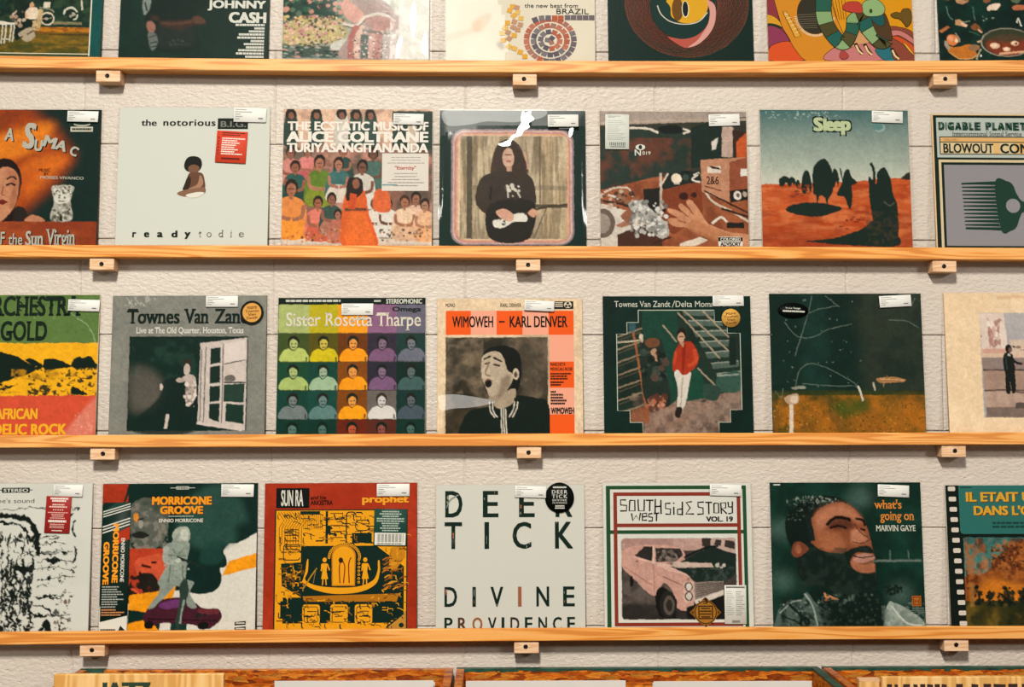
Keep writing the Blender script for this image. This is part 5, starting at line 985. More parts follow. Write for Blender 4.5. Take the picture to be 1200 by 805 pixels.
# ---- fourth row
def c4a(a):
    K = '#1b231e'; g = a.rs
    a.mottle(-293, 28, 472, 830, '#dcdcd3', 4, .4)
    a.line([(-180, 480), (-170, 300), (-100, 210), (20, 190), (110, 195), (170, 230), (200, 290), (208, 400)], 26, K); a.line([(-150, 330), (-60, 245), (60, 225), (130, 250), (180, 330)], 12, K); a.line([(0, 215), (80, 212), (150, 250)], 6, '#d0d0c6')
    for _ in range(380):
        x = -160+g.rand()*350; y = 260+g.rand()*520; L = 20+g.rand()*50; a.line([(x, y), (x+g.randn()*5, y+L/2), (x+g.randn()*9, y+L)], [3, 7+g.rand()*8, 2], K, .97)
    for _ in range(80):
        x = -170+g.rand()*330; y = 540+g.rand()*230; a.line([(x, y), (x+10+g.randn()*10, y+g.randn()*14), (x+24, y+g.randn()*20)], [3, 11, 3], K)
    for y, x1 in ((330, 350), (375, 380), (380, 290), (420, 400), (460, 400), (305, 260), (505, 385), (600, 330), (690, 380), (545, 240)): a.line([(205, y+10), (260, y-6+g.randn()*6), (320, y+g.randn()*6), (x1, y+g.randn()*10)], [3, 7, 4, 6], K)
    a.blob([(250, 420), (290, 405), (320, 420), (285, 432)], K); a.blob([(330, 375), (352, 368), (360, 385), (340, 388)], K); a.line([(385, 215), (390, 300)], 12, K); a.blob([(355, 185), (380, 172), (375, 190)], K); a.blob([(100, 440), (165, 450), (155, 475), (110, 465)], K); a.blob([(60, 540), (95, 535), (90, 550)], K); a.blob([(-90, 440), (-20, 430), (20, 450), (-40, 470)], K)
    for p in ([(200, 600), (260, 600), (330, 612)], [(180, 640), (250, 650), (300, 690), (380, 720)], [(150, 640), (200, 690), (260, 690)], [(230, 770), (265, 715), (280, 770)], [(300, 720), (340, 770)], [(320, 480), (330, 540)], [(390, 350), (405, 400), (380, 430)], [(150, 150), (410, 155)], [(0, 160), (240, 145)]): a.line(p, [4, 12, 5], K)
    a.blob([(225, 775), (245, 730), (275, 712), (285, 775), (262, 775), (258, 750), (240, 775)], K); a.dabs(300, 560, 400, 770, [K, '#5a5a52', '#6d4a44'], 40, 6); a.dabs(220, 300, 400, 540, [K, '#4a4a42'], 30, 4)
    a.line([(-170, 480), (-175, 600), (-150, 770)], 14, K); a.line([(190, 400), (170, 560), (150, 640)], 9, K); a.line([(240, 140), (410, 152)], 3, '#6d6d64')
    a.vline([(5, 60), (172, 60)], 4, K); a.v(rrect(18, 48, 158, 74, 5)[::-1], K); a.text('STEREO', 26, 53, 150, 70, '#d6d6cb', .03); a.text("coltrane's sound", -105, 103, 183, 126, '#2a2f2a', -.002)
def x4a(rec, y):
    def d(q):
        q.print_lines(12, 3, 92, 16, 2, '#e6d8cc', 'c', .8, [.9, .7]); q.print_lines(8, 20, 92, 32, 2, '#e0c4b8', 'c', .6)
        for k in range(5): q.vell(32+k*9, 37, 2.4, 1.8, '#e6d8cc', 10)
        q.print_lines(8, 42, 92, 62, 4, '#d8a99c', 'c', .5); q.print_lines(14, 64, 86, 72, 1, '#e6d8cc', 'c', .8, [1]); q.print_lines(8, 74, 92, 88, 3, '#d8a99c', 'c', .5); q.print_lines(30, 91, 72, 96, 1, '#e6d8cc', lens=[1])
    paper('hype_sticker', None, 305, 187, 126, 186, .035, '#9c2f2c', d, rec, y, label='dark red tall sticker with white print')
record(3, -72, -78, 107.5, 103, 566.5, c4a, (-293, 28, 472, 775), 'white record with a scratchy black ink head, at the left end of the lowest ledge', base='#d3d3c9', edge='#b9b7aa', tex=(1.3, .12), film=(0.0008, 4), price=(352, 66, 146, 60, .03), thick=.005, extra=x4a, seed=22, film_pad=(.001, .007))

def c4b(a):
    a.rect(435, 42, 1102, 730, '#dcd8cc'); G = '#12302a'
    a.blob([(435, 30), (1110, 30), (1110, 250), (1050, 300), (990, 300), (960, 330), (975, 370), (970, 400), (945, 410), (955, 450), (930, 500), (860, 515), (760, 500), (560, 520), (435, 560)], G); a.rect(520, 30, 1110, 60, G)
    a.blob([(870, 60), (960, 50), (1020, 90), (1060, 190), (1050, 215), (1010, 225), (1015, 270), (1000, 300), (880, 330), (760, 250), (800, 120)], '#33544b', .8, 14); a.blob([(880, 300), (960, 290), (975, 310), (945, 330), (960, 360), (930, 390), (860, 380)], '#24473f', .8, 6)
    a.poly([(1110, 250), (1020, 300), (975, 330), (1110, 285)], '#dcd8cc'); a.poly([(1110, 340), (985, 375), (955, 440), (1110, 400)], '#f09a1e'); a.poly([(1110, 285), (975, 335), (975, 370), (1110, 338)], '#dcd8cc')
    a.rect(435, 42, 545, 130, '#a83a22'); a.poly([(545, 42), (560, 42), (530, 130), (520, 130)], G)
    a.blob([(545, 200), (560, 130), (620, 100), (690, 130), (720, 220), (690, 300), (630, 330), (575, 300)], '#5a5f56'); a.mottle(545, 110, 720, 320, '#8a857a', 9, .7); a.blob([(560, 260), (600, 245), (640, 262), (620, 275), (580, 275)], '#2a2a25'); a.line([(570, 200), (610, 190)], 8, '#2c2c27'); a.ell(580, 185, 12, 20, '#d98a3a'); a.blob([(600, 120), (700, 110), (720, 200), (660, 160)], '#3d4a42', .8, 6); a.ell(600, 215, 10, 18, '#9a9488'); a.line([(575, 300), (600, 320), (640, 310)], 16, '#7d786e')
    a.rect(556, 320, 710, 520, '#b5432a'); a.blob([(580, 380), (640, 350), (720, 350), (720, 470), (620, 470)], '#c9573a'); a.line([(610, 390), (650, 400)], 10, '#3d1a14'); a.line([(650, 380), (675, 380)], 8, '#3d1a14'); a.blob([(556, 480), (600, 430), (660, 430), (690, 490), (640, 530), (560, 560)], '#2a241f'); a.dabs(570, 440, 650, 540, ['#b5432a', '#26201c'], 16, 12); a.line([(600, 420), (640, 470)], 12, '#26201c'); a.line([(570, 490), (610, 520)], 10, '#c9573a')
    a.poly([(560, 520), (700, 500), (760, 470), (740, 560), (640, 600), (556, 600)], '#f09a1e'); a.poly([(556, 580), (700, 600), (690, 680), (556, 700)], '#12302a'); a.poly([(556, 640), (650, 620), (700, 680), (690, 720), (556, 720)], '#f09a1e'); a.rect(740, 640, 810, 720, '#1c3a34')
    a.blob([(625, 600), (680, 545), (760, 530), (830, 545), (880, 575), (940, 580), (958, 610), (940, 640), (900, 665), (860, 650), (760, 640), (690, 640), (650, 660), (630, 640)], '#4a2430'); a.blob([(690, 560), (760, 538), (800, 560), (720, 580)], '#6d3a6a'); a.blob([(860, 580), (930, 580), (940, 600), (870, 600)], '#6a3238'); a.ell(648, 645, 20, 18, '#1a1a18'); a.ell(880, 650, 26, 16, '#1a1a18'); a.ell(858, 608, 14, 10, '#2c2a28'); a.ell(884, 606, 10, 9, '#2c2a28'); a.line([(640, 620), (940, 630)], 6, '#2a1620')
    S, D = '#8f9a8e', '#4a5a50'
    a.blob([(745, 290), (740, 255), (770, 228), (805, 232), (815, 270), (800, 300), (770, 300)], '#a7ada0'); a.ell(790, 262, 17, 24, '#c2c5b8'); a.blob([(738, 290), (760, 260), (770, 240), (760, 300)], '#8d958a')
    a.blob([(700, 320), (730, 295), (800, 290), (815, 310), (805, 370), (800, 460), (820, 470), (690, 470), (720, 390), (712, 360)], S); a.blob([(700, 320), (725, 315), (722, 360), (760, 375), (750, 390), (705, 380)], '#a3aba0'); a.blob([(690, 455), (830, 460), (820, 510), (850, 570), (815, 570), (790, 510), (760, 480), (700, 540), (660, 575), (645, 570), (690, 500)], '#8b958b'); a.dabs(705, 310, 812, 465, ['#7d897e', '#9ea79b'], 60, 4); a.line([(735, 390), (725, 465)], 6, D, .7); a.line([(785, 390), (790, 465)], 6, D, .7); a.line([(722, 350), (800, 352)], 5, D, .6); a.line([(740, 320), (760, 345), (790, 320)], 5, D, .6); a.line([(760, 360), (820, 380), (885, 410)], [14, 10, 5], '#26332e'); a.ell(765, 372, 12, 10, '#b9beb2')
    a.blob([(775, 480), (800, 450), (815, 500), (800, 560), (780, 640), (775, 668), (760, 640), (775, 560)], '#33443d'); a.line([(795, 540), (780, 640)], 8, '#8d988e')
    a.grain(.1)
    a.text('MORRICONE', 647, 97, 905, 133, '#f09a2a', .06, shadow=('#7a3a1a', 3, 2)); a.text('GROOVE', 683, 139, 868, 173, '#f09a2a', .06, shadow=('#7a3a1a', 3, 2)); a.print_lines(720, 178, 830, 187, 1, '#9aa398', fill=.6, lens=[1]); a.text('ENNIO MORRICONE', 680, 193, 870, 209, '#d9d6ca', .03)
    a.vline([(725, 60), (832, 60)], 3, '#b9bdb2'); a.v(rrect(750, 53, 806, 67, 4)[::-1], '#b9bdb2'); a.text('STEREO', 755, 55, 802, 65, '#26332e', .02)
    for y in (632, 655): a.v([(1015, y+4), (1062, y), (1062, y+16), (1015, y+18)][::-1], '#2a211c'); a.print_lines(1020, y+4, 1058, y+14, 1, '#d8cfc0', fill=.6, lens=[1])
def x4b(rec, y):
    # printed paper band round the jacket's left side
    a, root, W, H = rec
    def d(q):
        q.vrect(0, 0, 100, 100, '#1b2f29'); q.v([(0, 0), (0, 8), (100, 0)], '#a83a22')
        for k in range(3): q.v([(0, 10+k*3.2), (0, 11.4+k*3.2), (100, 3.4+k*3.2), (100, 2+k*3.2)], '#d6d3c6')
        q.v([(0, 20), (0, 30), (100, 24), (100, 14)], '#24453d'); q.v([(30, 22), (100, 17), (100, 26), (30, 32)], '#a83a22')
        q.text('GROOVE', -70, 44, 98, 64, '#f09a2a', .06, rot=math.pi/2) if False else None
        for i, ch in enumerate('MORRICONE'): q.text(ch, 36, 18+i*5.2, 66, 22.6+i*5.2, '#f09a2a', .06, rot=0) if False else None
    o = paper('paper_band', None, 500, 400, 116, 555, 0, '#1b2f29', None, rec, y, label='dark printed paper band with orange lettering')
    q = Art((443, 112, 557, 672), '#1b2f29', 2, 1.0)
    q.v([(443, 150), (443, 165), (557, 130), (557, 112), (500, 112)], '#24453d')
    for k in range(3): q.v([(443, 150+k*11), (443, 155+k*11), (557, 120+k*11), (557, 115+k*11)], '#c9c6ba')
    for k in range(3): q.v([(443, 215+k*13), (443, 221+k*13), (557, 183+k*13), (557, 177+k*13)], '#c9c6ba')
    q.v([(510, 240), (510, 290), (557, 270), (557, 215)], '#a83a22')
    def down(t, x0, x1, y0, y1, col, b):
        V, F = text_mesh(t, b, 1.0, False); mn, mx = V.min(0), V.max(0); u = (V-mn)/(mx-mn); q.v(np.stack([x0+u[:, 1]*(x1-x0), y0+u[:, 0]*(y1-y0)], 1), col, F)
    down('GROOVE', 449, 474, 282, 466, '#f09a2a', .06); down('MORRICONE', 487, 512, 204, 458, '#f09a2a', .06); down('ENNIO MORRICONE', 522, 538, 266, 454, '#d6d3c6', .03)
    q.print_lines(448, 470, 552, 566, 9, '#a9aca2', fill=.45); q.print_lines(448, 568, 545, 600, 3, '#c98a5a', fill=.5); q.v([(443, 625), (443, 672), (557, 672), (557, 598)], '#d6d3c6'); q.print_lines(447, 652, 510, 664, 1, '#3a3a34', fill=.6, lens=[1]); q.v([(520, 664), (530, 640), (545, 655), (552, 666)], '#26302a')
    me_pile = Pile(); sw, sh = 116*a.kx*W, 555*a.ky*H; t = .0004
    me_pile.add(slab_v(-sw/2, sw/2, -sh/2, sh/2, 0, t, 0.0002), BOXF, card('#1b2f29'))
    for i, (Q, F, c) in enumerate(q.vec):
        Q = np.clip(Q, 0, 1); me_pile.add(np.stack([(Q[:, 0]-.5)*sw, np.full(len(Q), -0.00003-0.000006*i), (.5-Q[:, 1])*sh], 1), F, c)
    ob = me_pile.build('paper_band', root); ob.location = o.location; ob['label'] = o['label']; bpy.data.objects.remove(o); ob.name = 'paper_band'
record(3, 121, 115.6, 303.5, 298.5, 566.5, c4b, (435, 42, 1102, 672), 'record with a giant dark profile, orange lettering and a woman over a car', base='#dcd8cc', edge='#20403a', film=(0.0007, 4), price=(1016, 74, 140, 54, .01), extra=x4b, seed=23)

def c4c(a):
    a.mottle(36, 40, 694, 730, '#9c3018', 5, .5); a.mottle(36, 40, 694, 730, '#b8442a', 6, .5); G, K = '#eea322', '#173029'
    a.vrect(80, 153, 655, 668, K); a.vrect(86, 158, 650, 720, G)
    def box(x0, y0, x1, y1): a.vrect(x0, y0, x1, y1, K)
    a.v([(195, 310), (520, 310), (640, 400), (640, 530), (200, 530), (115, 480), (110, 385), (195, 380)][::-1], K); box(120, 530, 640, 640); box(110, 545, 180, 620)
    g = a.rs
    for k in range(9): a.vline([(95+k*12, 165), (120+k*12, 200), (100+k*12, 230), (100+k*12, 300)], 3, '#8a5a1c')
    for x in range(205, 290, 9): a.vline([(x, 172), (x, 240)], 2.5, '#9a6a1e')
    box(190, 160, 275, 175); box(305, 222, 322, 258); box(415, 255, 500, 300); box(300, 160, 310, 300)
    for k in range(26): x = 95+g.rand()*210; y = 165+g.rand()*190; a.vline([(x, y), (x+10+g.rand()*30, y), (x+20+g.rand()*30, y+12)], 3, K)
    for k in range(26): x = 320+g.rand()*170; y = 165+g.rand()*130; a.vline([(x, y), (x+10+g.rand()*26, y), (x+26, y+10)], 3, K)
    for k in range(5): y = 240+k*24; a.vline([(125, y), (185, y)], 4, '#5a3a14'); a.vline([(320, 170+k*26), (375, 170+k*26)], 4, '#7a4f18')
    a.vline(rrect(120, 305, 190, 370, 10), 4, K); a.vline(rrect(390, 165, 430, 300, 14), 5, K); a.vline(rrect(430, 200, 490, 245, 18), 4, K)
    a.v([(75+12, 480), (108, 480), (108, 720), (87, 720)][::-1], G); a.v([(580, 320), (645, 310), (645, 360), (600, 420), (575, 400)][::-1], '#c98524')
    for k in range(30): x = 110+g.rand()*90; y = 385+g.rand()*150; a.vline([(x, y), (x+14, y), (x+14, y+14)], 5, ('#b87a26', '#7a5220', G)[k % 3])
    for k in range(26): x = 545+g.rand()*80; y = 360+g.rand()*150; a.vline([(x, y), (x+16, y-10), (x+30, y-10)], 6, ('#b06a2a', '#8a5220', '#d9962a')[k % 3])
    a.v([(205, 525), (620, 515), (610, 550), (215, 548)][::-1], '#b5741f')
    for x0 in (205, 325, 430): a.v(rrect(x0, 560, x0+75, 645, 12)[::-1], G); a.vline(rrect(x0+8, 570, x0+66, 636, 10), 3, K); a.vline([(x0+20, 590), (x0+60, 590), (x0+50, 610), (x0+20, 612)], 4, K); box(x0+78, 560, x0+92, 580)
    for k in range(60): x = 115+g.rand()*500; y = 540+g.rand()*115; a.vline([(x, y), (x+8+g.rand()*20, y), (x+14+g.rand()*14, y+10)], 3.5, (G, K, '#9a641c')[k % 3])
    a.v([(560, 664), (650, 590), (650, 664)][::-1], '#c08a3a'); a.vell(630, 650, 11, 10, K); a.vline([(565, 660), (640, 600)], 6, K)
    for k in range(330):                                   # printed circuit traces
        x, y = 92+g.rand()*545, 165+g.rand()*490
        if 195 < x < 545 and 300 < y < 530: continue
        dk = (y < 300 and x < 500) or y > 545
        c = K if dk and g.rand() < .75 else (G, '#b0741f', '#7d4f17')[g.randint(3)]; L = 6+g.rand()*26; q = [(x, y), (x+L, y), (x+L+6, y+(7 if g.rand() < .5 else -7))] if g.rand() < .5 else [(x, y), (x, y+L*.7), (x+6, y+L*.7+6)]
        a.vline(q, 2.2+g.rand()*3.2, c)
        if g.rand() < .3: a.vell(x, y, 4, 4, c, 8)
    # a plain gold boat with a shrine and two attendants
    a.v(smooth_pts([(205, 455), (215, 420), (222, 370), (228, 372), (226, 420), (216, 455), (260, 478), (340, 488), (440, 485), (505, 460), (526, 420), (528, 375), (535, 378), (536, 425), (518, 475), (450, 508), (340, 515), (250, 495), (205, 465)])[::-1], G)
    t = np.linspace(math.pi, 2*math.pi, 24); P = np.concatenate([np.array([(330, 482)]), np.stack([380+52*np.cos(t), 355+48*np.sin(t)], 1), np.array([(430, 482)])]); 
    for q in np.linspace(0, 1, 26): th = math.pi*(1+q); a.vell(383+66*math.cos(th), 360+58*math.sin(th), 6, 6, G, 8); a.vell(383+66*math.cos(th), 360+58*math.sin(th), 3, 3, K, 8)
    for k in range(7): a.vell(446, 370+k*16, 6, 6, G, 8); a.vell(446, 370+k*16, 3, 3, K, 8)
    a.v(P[::-1], '#c9821f'); a.v((P*[.9, .94]+[38, 24])[::-1], G); a.vline([(365, 470), (362, 400), (372, 375), (385, 400), (380, 470)], 5, '#8a2f1c', True); a.vline([(405, 470), (402, 390), (412, 360)], 5, '#8a2f1c', True); a.vell(368, 372, 10, 12, '#3a2a1c')
    for x in (298, 473):
        a.vell(x, 370, 9, 10, G); a.v([(x-12, 385), (x+12, 385), (x+9, 420), (x+16, 452), (x-14, 452), (x-9, 420)][::-1], G); a.vline([(x-6, 452), (x-8, 478)], 5, G); a.vline([(x+6, 452), (x+8, 478)], 5, G); a.vline([(x+12, 388), (x+22, 415)], 5, G); a.vline([(x-12, 388), (x-14, 418)], 5, G)
    a.vline([(205, 495), (240, 440), (265, 405)], 6, '#b8842c'); a.vline([(250, 470), (262, 405)], 4, '#7a6a40')
    a.vrect(85, 60, 228, 145, '#161c18'); a.text('SUN', 106, 68, 158, 138, '#dcd8cc', .03); a.text('RA', 168, 68, 202, 138, '#dcd8cc', .03); a.text('and his', 234, 93, 300, 109, '#3a1a10', .02); a.text('ARKESTRA', 234, 113, 330, 133, '#3a1a10', .03); a.text('prophet', 457, 92, 660, 135, '#eea030', .05)
def x4c(rec, y):
    def d(q):
        q.print_lines(6, 4, 94, 62, 9, '#a9b5a6', 'c', .55); q.vrect(3, 65, 97, 98, '#d9d6ca')
        for k in range(30):
            if (k*7) % 4: q.vrect(10+k*2.7, 68, 11.4+k*2.7, 90, '#33382f')
        q.print_lines(12, 92, 88, 97, 1, '#55594f', lens=[1])
    paper('info_sticker', None, 580, 232, 142, 158, .02, '#24483f', d, rec, y, label='dark green sticker with pale print and a white barcode')
record(3, 313, 307, 490.4, 488.5, 566, c4c, (36, 40, 694, 668), 'brick red record with a gold circuit-board picture and gold boat', base='#a5371f', edge='#8a3a22', film=(0.0006, 3), price=(591, 71, 142, 54, .0), extra=x4c, seed=24, tex=(.2, .3), film_pad=(.001, .004))

def c4d(a):
    K = '#1c2f28'; g = a.rs
    def L(ch, x0, x1, y0, y1, bits, col=K):
        n0 = len(a.vec); a.text(ch, x0, y0, x1, y1, col, .02 if ch != 'I' else 0)
        V, F = text_mesh(ch, .02 if ch != 'I' else 0); mn, mx = V.min(0), V.max(0); tri = [V[list(f)] for f in F]
        for (u, w_, r, c) in bits:        # flecks of picture seen inside the letter
            for T in tri:
                pass
            P = [(x0+(x1-x0)*(u+r*math.cos(t)*.6), y0+(y1-y0)*(w_+r*math.sin(t))) for t in np.linspace(0, 6.28, 9)[:-1]][::-1]; a.v(P, c)
    B, W_ = '#a86a4c', '#8f948a'
    for ch, x0, x1, bits in (('D', 82, 157, [(.15, .25, .08, W_), (.12, .42, .06, W_), (.1, .6, .05, W_)]), ('E', 245, 313, [(.75, .06, .04, B), (.1, .3, .05, W_)]), ('E', 402, 470, [(.12, .6, .08, B), (.1, .85, .06, W_)]), ('R', 560, 633, [])): L(ch, x0, x1, 73, 187, bits)
    for ch, x0, x1, bits in (('T', 80, 155, [(.5, .45, .07, B), (.5, .55, .06, B)]), ('I', 252, 272, [(.5, .6, .1, W_), (.5, .75, .08, W_)]), ('C', 373, 455, [(.75, .92, .05, W_), (.9, .8, .04, W_), (.08, .5, .06, '#5a4a3c')]), ('K', 557, 635, [(.1, .03, .03, W_)])): L(ch, x0, x1, 207, 322, bits)
    for ch, x0, x1, bits in (('D', 80, 134, [(.16, .3, .12, B), (.14, .2, .1, '#b98a70')]), ('I', 200, 215, [(.5, .3, .2, W_), (.5, .75, .12, B)]), ('V', 278, 332, [(.5, .9, .05, W_)]), ('I', 396, 411, []), ('N', 475, 530, []), ('E', 590, 640, [(.1, .3, .06, W_), (.12, .75, .06, B)])): L(ch, x0, x1, 483, 567, bits, K if (ch, x0) != ('I', 396) else '#a0614a')
    for ch, x0, x1, col in (('P', 80, 115, K), ('R', 138, 176, '#5a3f32'), ('O', 200, 243, '#9a6238'), ('V', 267, 303, K), ('I', 325, 337, K), ('D', 363, 401, '#3d332b'), ('E', 425, 458, K), ('N', 483, 520, K), ('C', 545, 583, K), ('E', 607, 641, K)): L(ch, x0, x1, 612, 668, [], col)
    a.vline([(90, 140), (105, 110), (140, 90)], 5, '#8f948a', True)
def x4d(rec, y):
    def d(q):
        W_ = '#c9c9be'; q.print_lines(28, 12, 74, 20, 1, W_, fill=.7, lens=[1]); q.text('DEER', 24, 25, 77, 37, W_, .02, space=1.3); q.text('TICK', 24, 40, 77, 52, W_, .02, space=1.3); q.text('DIVINE', 26, 55, 75, 62, W_, .02, space=1.3); q.text('PROVIDENCE', 26, 65, 75, 70, W_, .02, space=1.2); q.print_lines(26, 74, 76, 88, 2, W_, 'c', .6)
    paper('hype_sticker', None, 577, 104, 126, 130, 0, '#161c19', d, rec, y, True, label='round black sticker with white lettering')
record(3, 512, 511, 687, 686, 568, c4d, (43, 48, 685, 660), 'white record with wide-spaced dark capitals and a round black sticker', base='#d3d2c8', edge='#c2b8ab', n=2, film=(0.0006, 3), price=(452, 79, 134, 50, .03), extra=x4d, seed=25)

def c4e(a):
    ph = rrect(118, 276, 618, 626, 14); q = a._mask(ph); keep = a.img.copy()
    a.rect(110, 270, 625, 630, '#4a3f3c'); a.rect(110, 270, 625, 330, '#a8857c'); a.rect(345, 276, 470, 330, '#b8968c'); a.poly([(470, 276), (510, 276), (505, 320), (470, 310)], '#3a332f'); a.poly([(510, 276), (620, 280), (620, 345), (505, 320)], '#bba096'); a.poly([(530, 282), (555, 284), (550, 312), (522, 305)], '#3d3633'); a.poly([(570, 286), (612, 290), (612, 325), (566, 315)], '#3d3633')
    a.rect(110, 420, 250, 630, '#4a4440'); a.mottle(110, 420, 420, 630, '#6d625c', 10, .6); a.rect(110, 560, 625, 630, '#2a2826', .8, 6); a.mottle(118, 300, 200, 380, '#d3b5a8', 8, .6)
    C1 = '#c79a8c'
    a.blob([(120, 330), (170, 310), (210, 305), (330, 308), (385, 330), (390, 372), (330, 385), (250, 380), (160, 355), (120, 350)], C1); a.blob([(120, 345), (160, 355), (330, 395), (400, 430), (440, 470), (430, 520), (425, 570), (390, 590), (350, 570), (340, 510), (300, 470), (255, 525), (170, 450), (120, 400)], C1); a.poly([(160, 355), (330, 390), (420, 440), (330, 420), (250, 385)], '#d9b2a4')
    a.poly([(175, 352), (215, 312), (255, 312), (250, 375)], '#33302d'); a.poly([(265, 318), (375, 322), (385, 350), (350, 380), (268, 378)], '#3a3633'); a.line([(258, 310), (256, 380)], 6, '#d9bdb0'); a.dabs(275, 330, 370, 372, ['#6d625c', '#8a7a72', '#26231f'], 30, 9)
    a.poly([(330, 400), (510, 310), (622, 350), (622, 430), (560, 470), (430, 465), (400, 430)], '#22302b'); a.poly([(335, 395), (345, 378), (510, 385), (520, 402), (350, 404)], '#c7b0a2'); a.line([(390, 360), (480, 320), (540, 312)], 10, '#1a221f'); a.mottle(400, 400, 620, 470, '#45504a', 12, .7); a.dabs(530, 385, 580, 410, ['#c9c2b8', '#2a302c'], 14, 7)
    a.poly([(400, 468), (560, 462), (560, 500), (430, 545), (400, 560)], '#8d7f76'); 
    for k in range(6): a.line([(440, 478+k*10), (560, 468+k*6)], 4, '#4a413b', .9, False)
    a.poly([(385, 465), (430, 462), (435, 545), (400, 560), (385, 540)], '#d0aa9c'); a.ell(408, 487, 17, 21, '#3a3330'); a.ell(408, 487, 12, 16, '#d8cdc2'); a.ell(408, 527, 17, 21, '#3a3330'); a.ell(408, 527, 12, 16, '#cfc3b8'); a.poly([(430, 545), (560, 500), (560, 520), (440, 570)], '#d6cabc'); a.poly([(395, 575), (440, 560), (560, 525), (560, 626), (400, 626)], '#1f1e1c')
    a.blob([(262, 540), (275, 495), (305, 490), (345, 540), (350, 610), (330, 622), (280, 610)], '#1d1c1a'); a.ell(318, 562, 38, 58, '#2c2a28'); a.ell(322, 566, 24, 42, '#5f564f'); a.ell(322, 566, 14, 26, '#35302c'); a.ell(160, 460, 8, 24, '#1f1d1b'); a.line([(295, 440), (380, 480)], 5, '#8d6a5e'); a.line([(130, 400), (250, 480)], 4, '#a57c70'); a.ell(185, 375, 6, 3, '#6a4f46'); a.line([(255, 385), (260, 520)], 3, '#8d6a5e', .8)
    a.grain(.12)
    if q:
        m = np.zeros((a.S, a.S)); m[q[0][1]:q[1][1], q[0][0]:q[1][0]] = q[2]; a.img = keep*(1-m[..., None])+a.img*m[..., None]
    G, R, K = '#2c5236', '#8a3c2e', '#1e1f1b'
    a.vrect(54, 48, 668, 64, G); a.vrect(54, 64, 72, 720, G); a.vrect(652, 64, 668, 720, G); a.vrect(72, 242, 652, 258, G); a.vframe(86, 77, 642, 656, 16, R); a.vrect(86, 213, 642, 229, R); a.vrect(104, 93, 624, 213, '#d9d8cf'); a.vrect(102, 229, 626, 242, '#d9d8cf')
    S = [[(142, 110), (118, 110), (118, 132), (144, 134), (143, 158), (115, 158)], [(158, 112), (155, 158), (180, 158), (180, 112), (158, 112)], [(194, 108), (196, 158), (220, 158), (222, 108)], [(228, 112), (262, 112)], [(246, 112), (244, 160)], [(270, 106), (268, 168)], [(268, 140), (292, 138)], [(294, 110), (294, 172)],
         [(336, 125), (314, 126), (314, 148), (336, 150), (334, 174), (313, 172)], [(350, 140), (350, 176)], [(349, 122), (351, 128)], [(388, 150), (366, 152), (366, 174), (386, 174)], [(388, 118), (387, 178)], [(430, 118), (405, 122), (422, 146), (402, 172), (438, 172)],
         [(482, 120), (456, 122), (457, 142), (478, 146), (478, 172), (452, 174)], [(488, 122), (518, 122)], [(503, 122), (503, 174)], [(526, 126), (526, 168), (546, 168), (546, 126), (526, 126)], [(558, 172), (556, 124), (578, 124), (577, 146), (558, 148), (582, 172)], [(588, 120), (590, 142), (606, 142)], [(607, 118), (606, 168), (588, 172)],
         [(165, 168), (170, 200), (185, 178), (198, 200), (204, 166)], [(212, 184), (232, 182), (230, 168), (212, 170), (212, 200), (232, 198)], [(256, 170), (240, 171), (240, 184), (256, 186), (255, 202), (238, 202)], [(262, 170), (286, 168)], [(275, 170), (273, 203)]]
    for p in S: a.vline(p, 6.5, K)
    a.text('VOL. 19', 490, 183, 608, 206, K, .05)
    D = '#8a5a24'; a.v([(410, 597), (480, 530), (548, 597), (480, 662)], D); a.vell(480, 597, 50, 52, '#a87430'); a.vline([(480+46*math.cos(t), 597+48*math.sin(t)) for t in np.linspace(0, 6.3, 40)], 4, '#3a2412'); a.vframe(448, 568, 512, 626, 5, '#3a2412'); a.text('VOL 19', 454, 576, 506, 618, '#3a2412', .03) if False else a.print_lines(455, 574, 505, 622, 4, '#3a2412', 'c', .5, [.8, 1, 1, .8])
    for k in range(12): t = 6.28*k/12; a.vline([(480+52*math.cos(t), 597+52*math.sin(t)), (480+60*math.cos(t), 597+58*math.sin(t))], 5, '#3a2412')
    a.text('3', 470, 536, 490, 560, '#3a2412', .02)
def x4e(rec, y):
    def d(q):
        q.print_lines(8, 3, 94, 8, 1, '#4a4a45', lens=[1], fill=.8)
        for c in range(2): q.print_lines(8+c*44, 14, 48+c*44, 78, 12, '#a5a59c', fill=.3)
        for k in range(14): q.vrect(34+k*2.6, 90, 35.3+k*2.6, 96, '#2a2a26')
    paper('info_sticker', None, 608, 563, 94, 166, .01, '#d3d1c8', d, rec, y, label='pale tall sticker with fine print and a barcode')
record(3, 706, 708.6, 879.7, 884, 566, c4e, (42, 38, 688, 662), 'white record with green and red frames around an old pink car', base='#d9d8cf', edge='#c9c2b4', film=(0.0007, 4), price=(577, 70, 138, 50, .03), extra=x4e, seed=26, tex=(.15, .45), film_pad=(.003, .003))

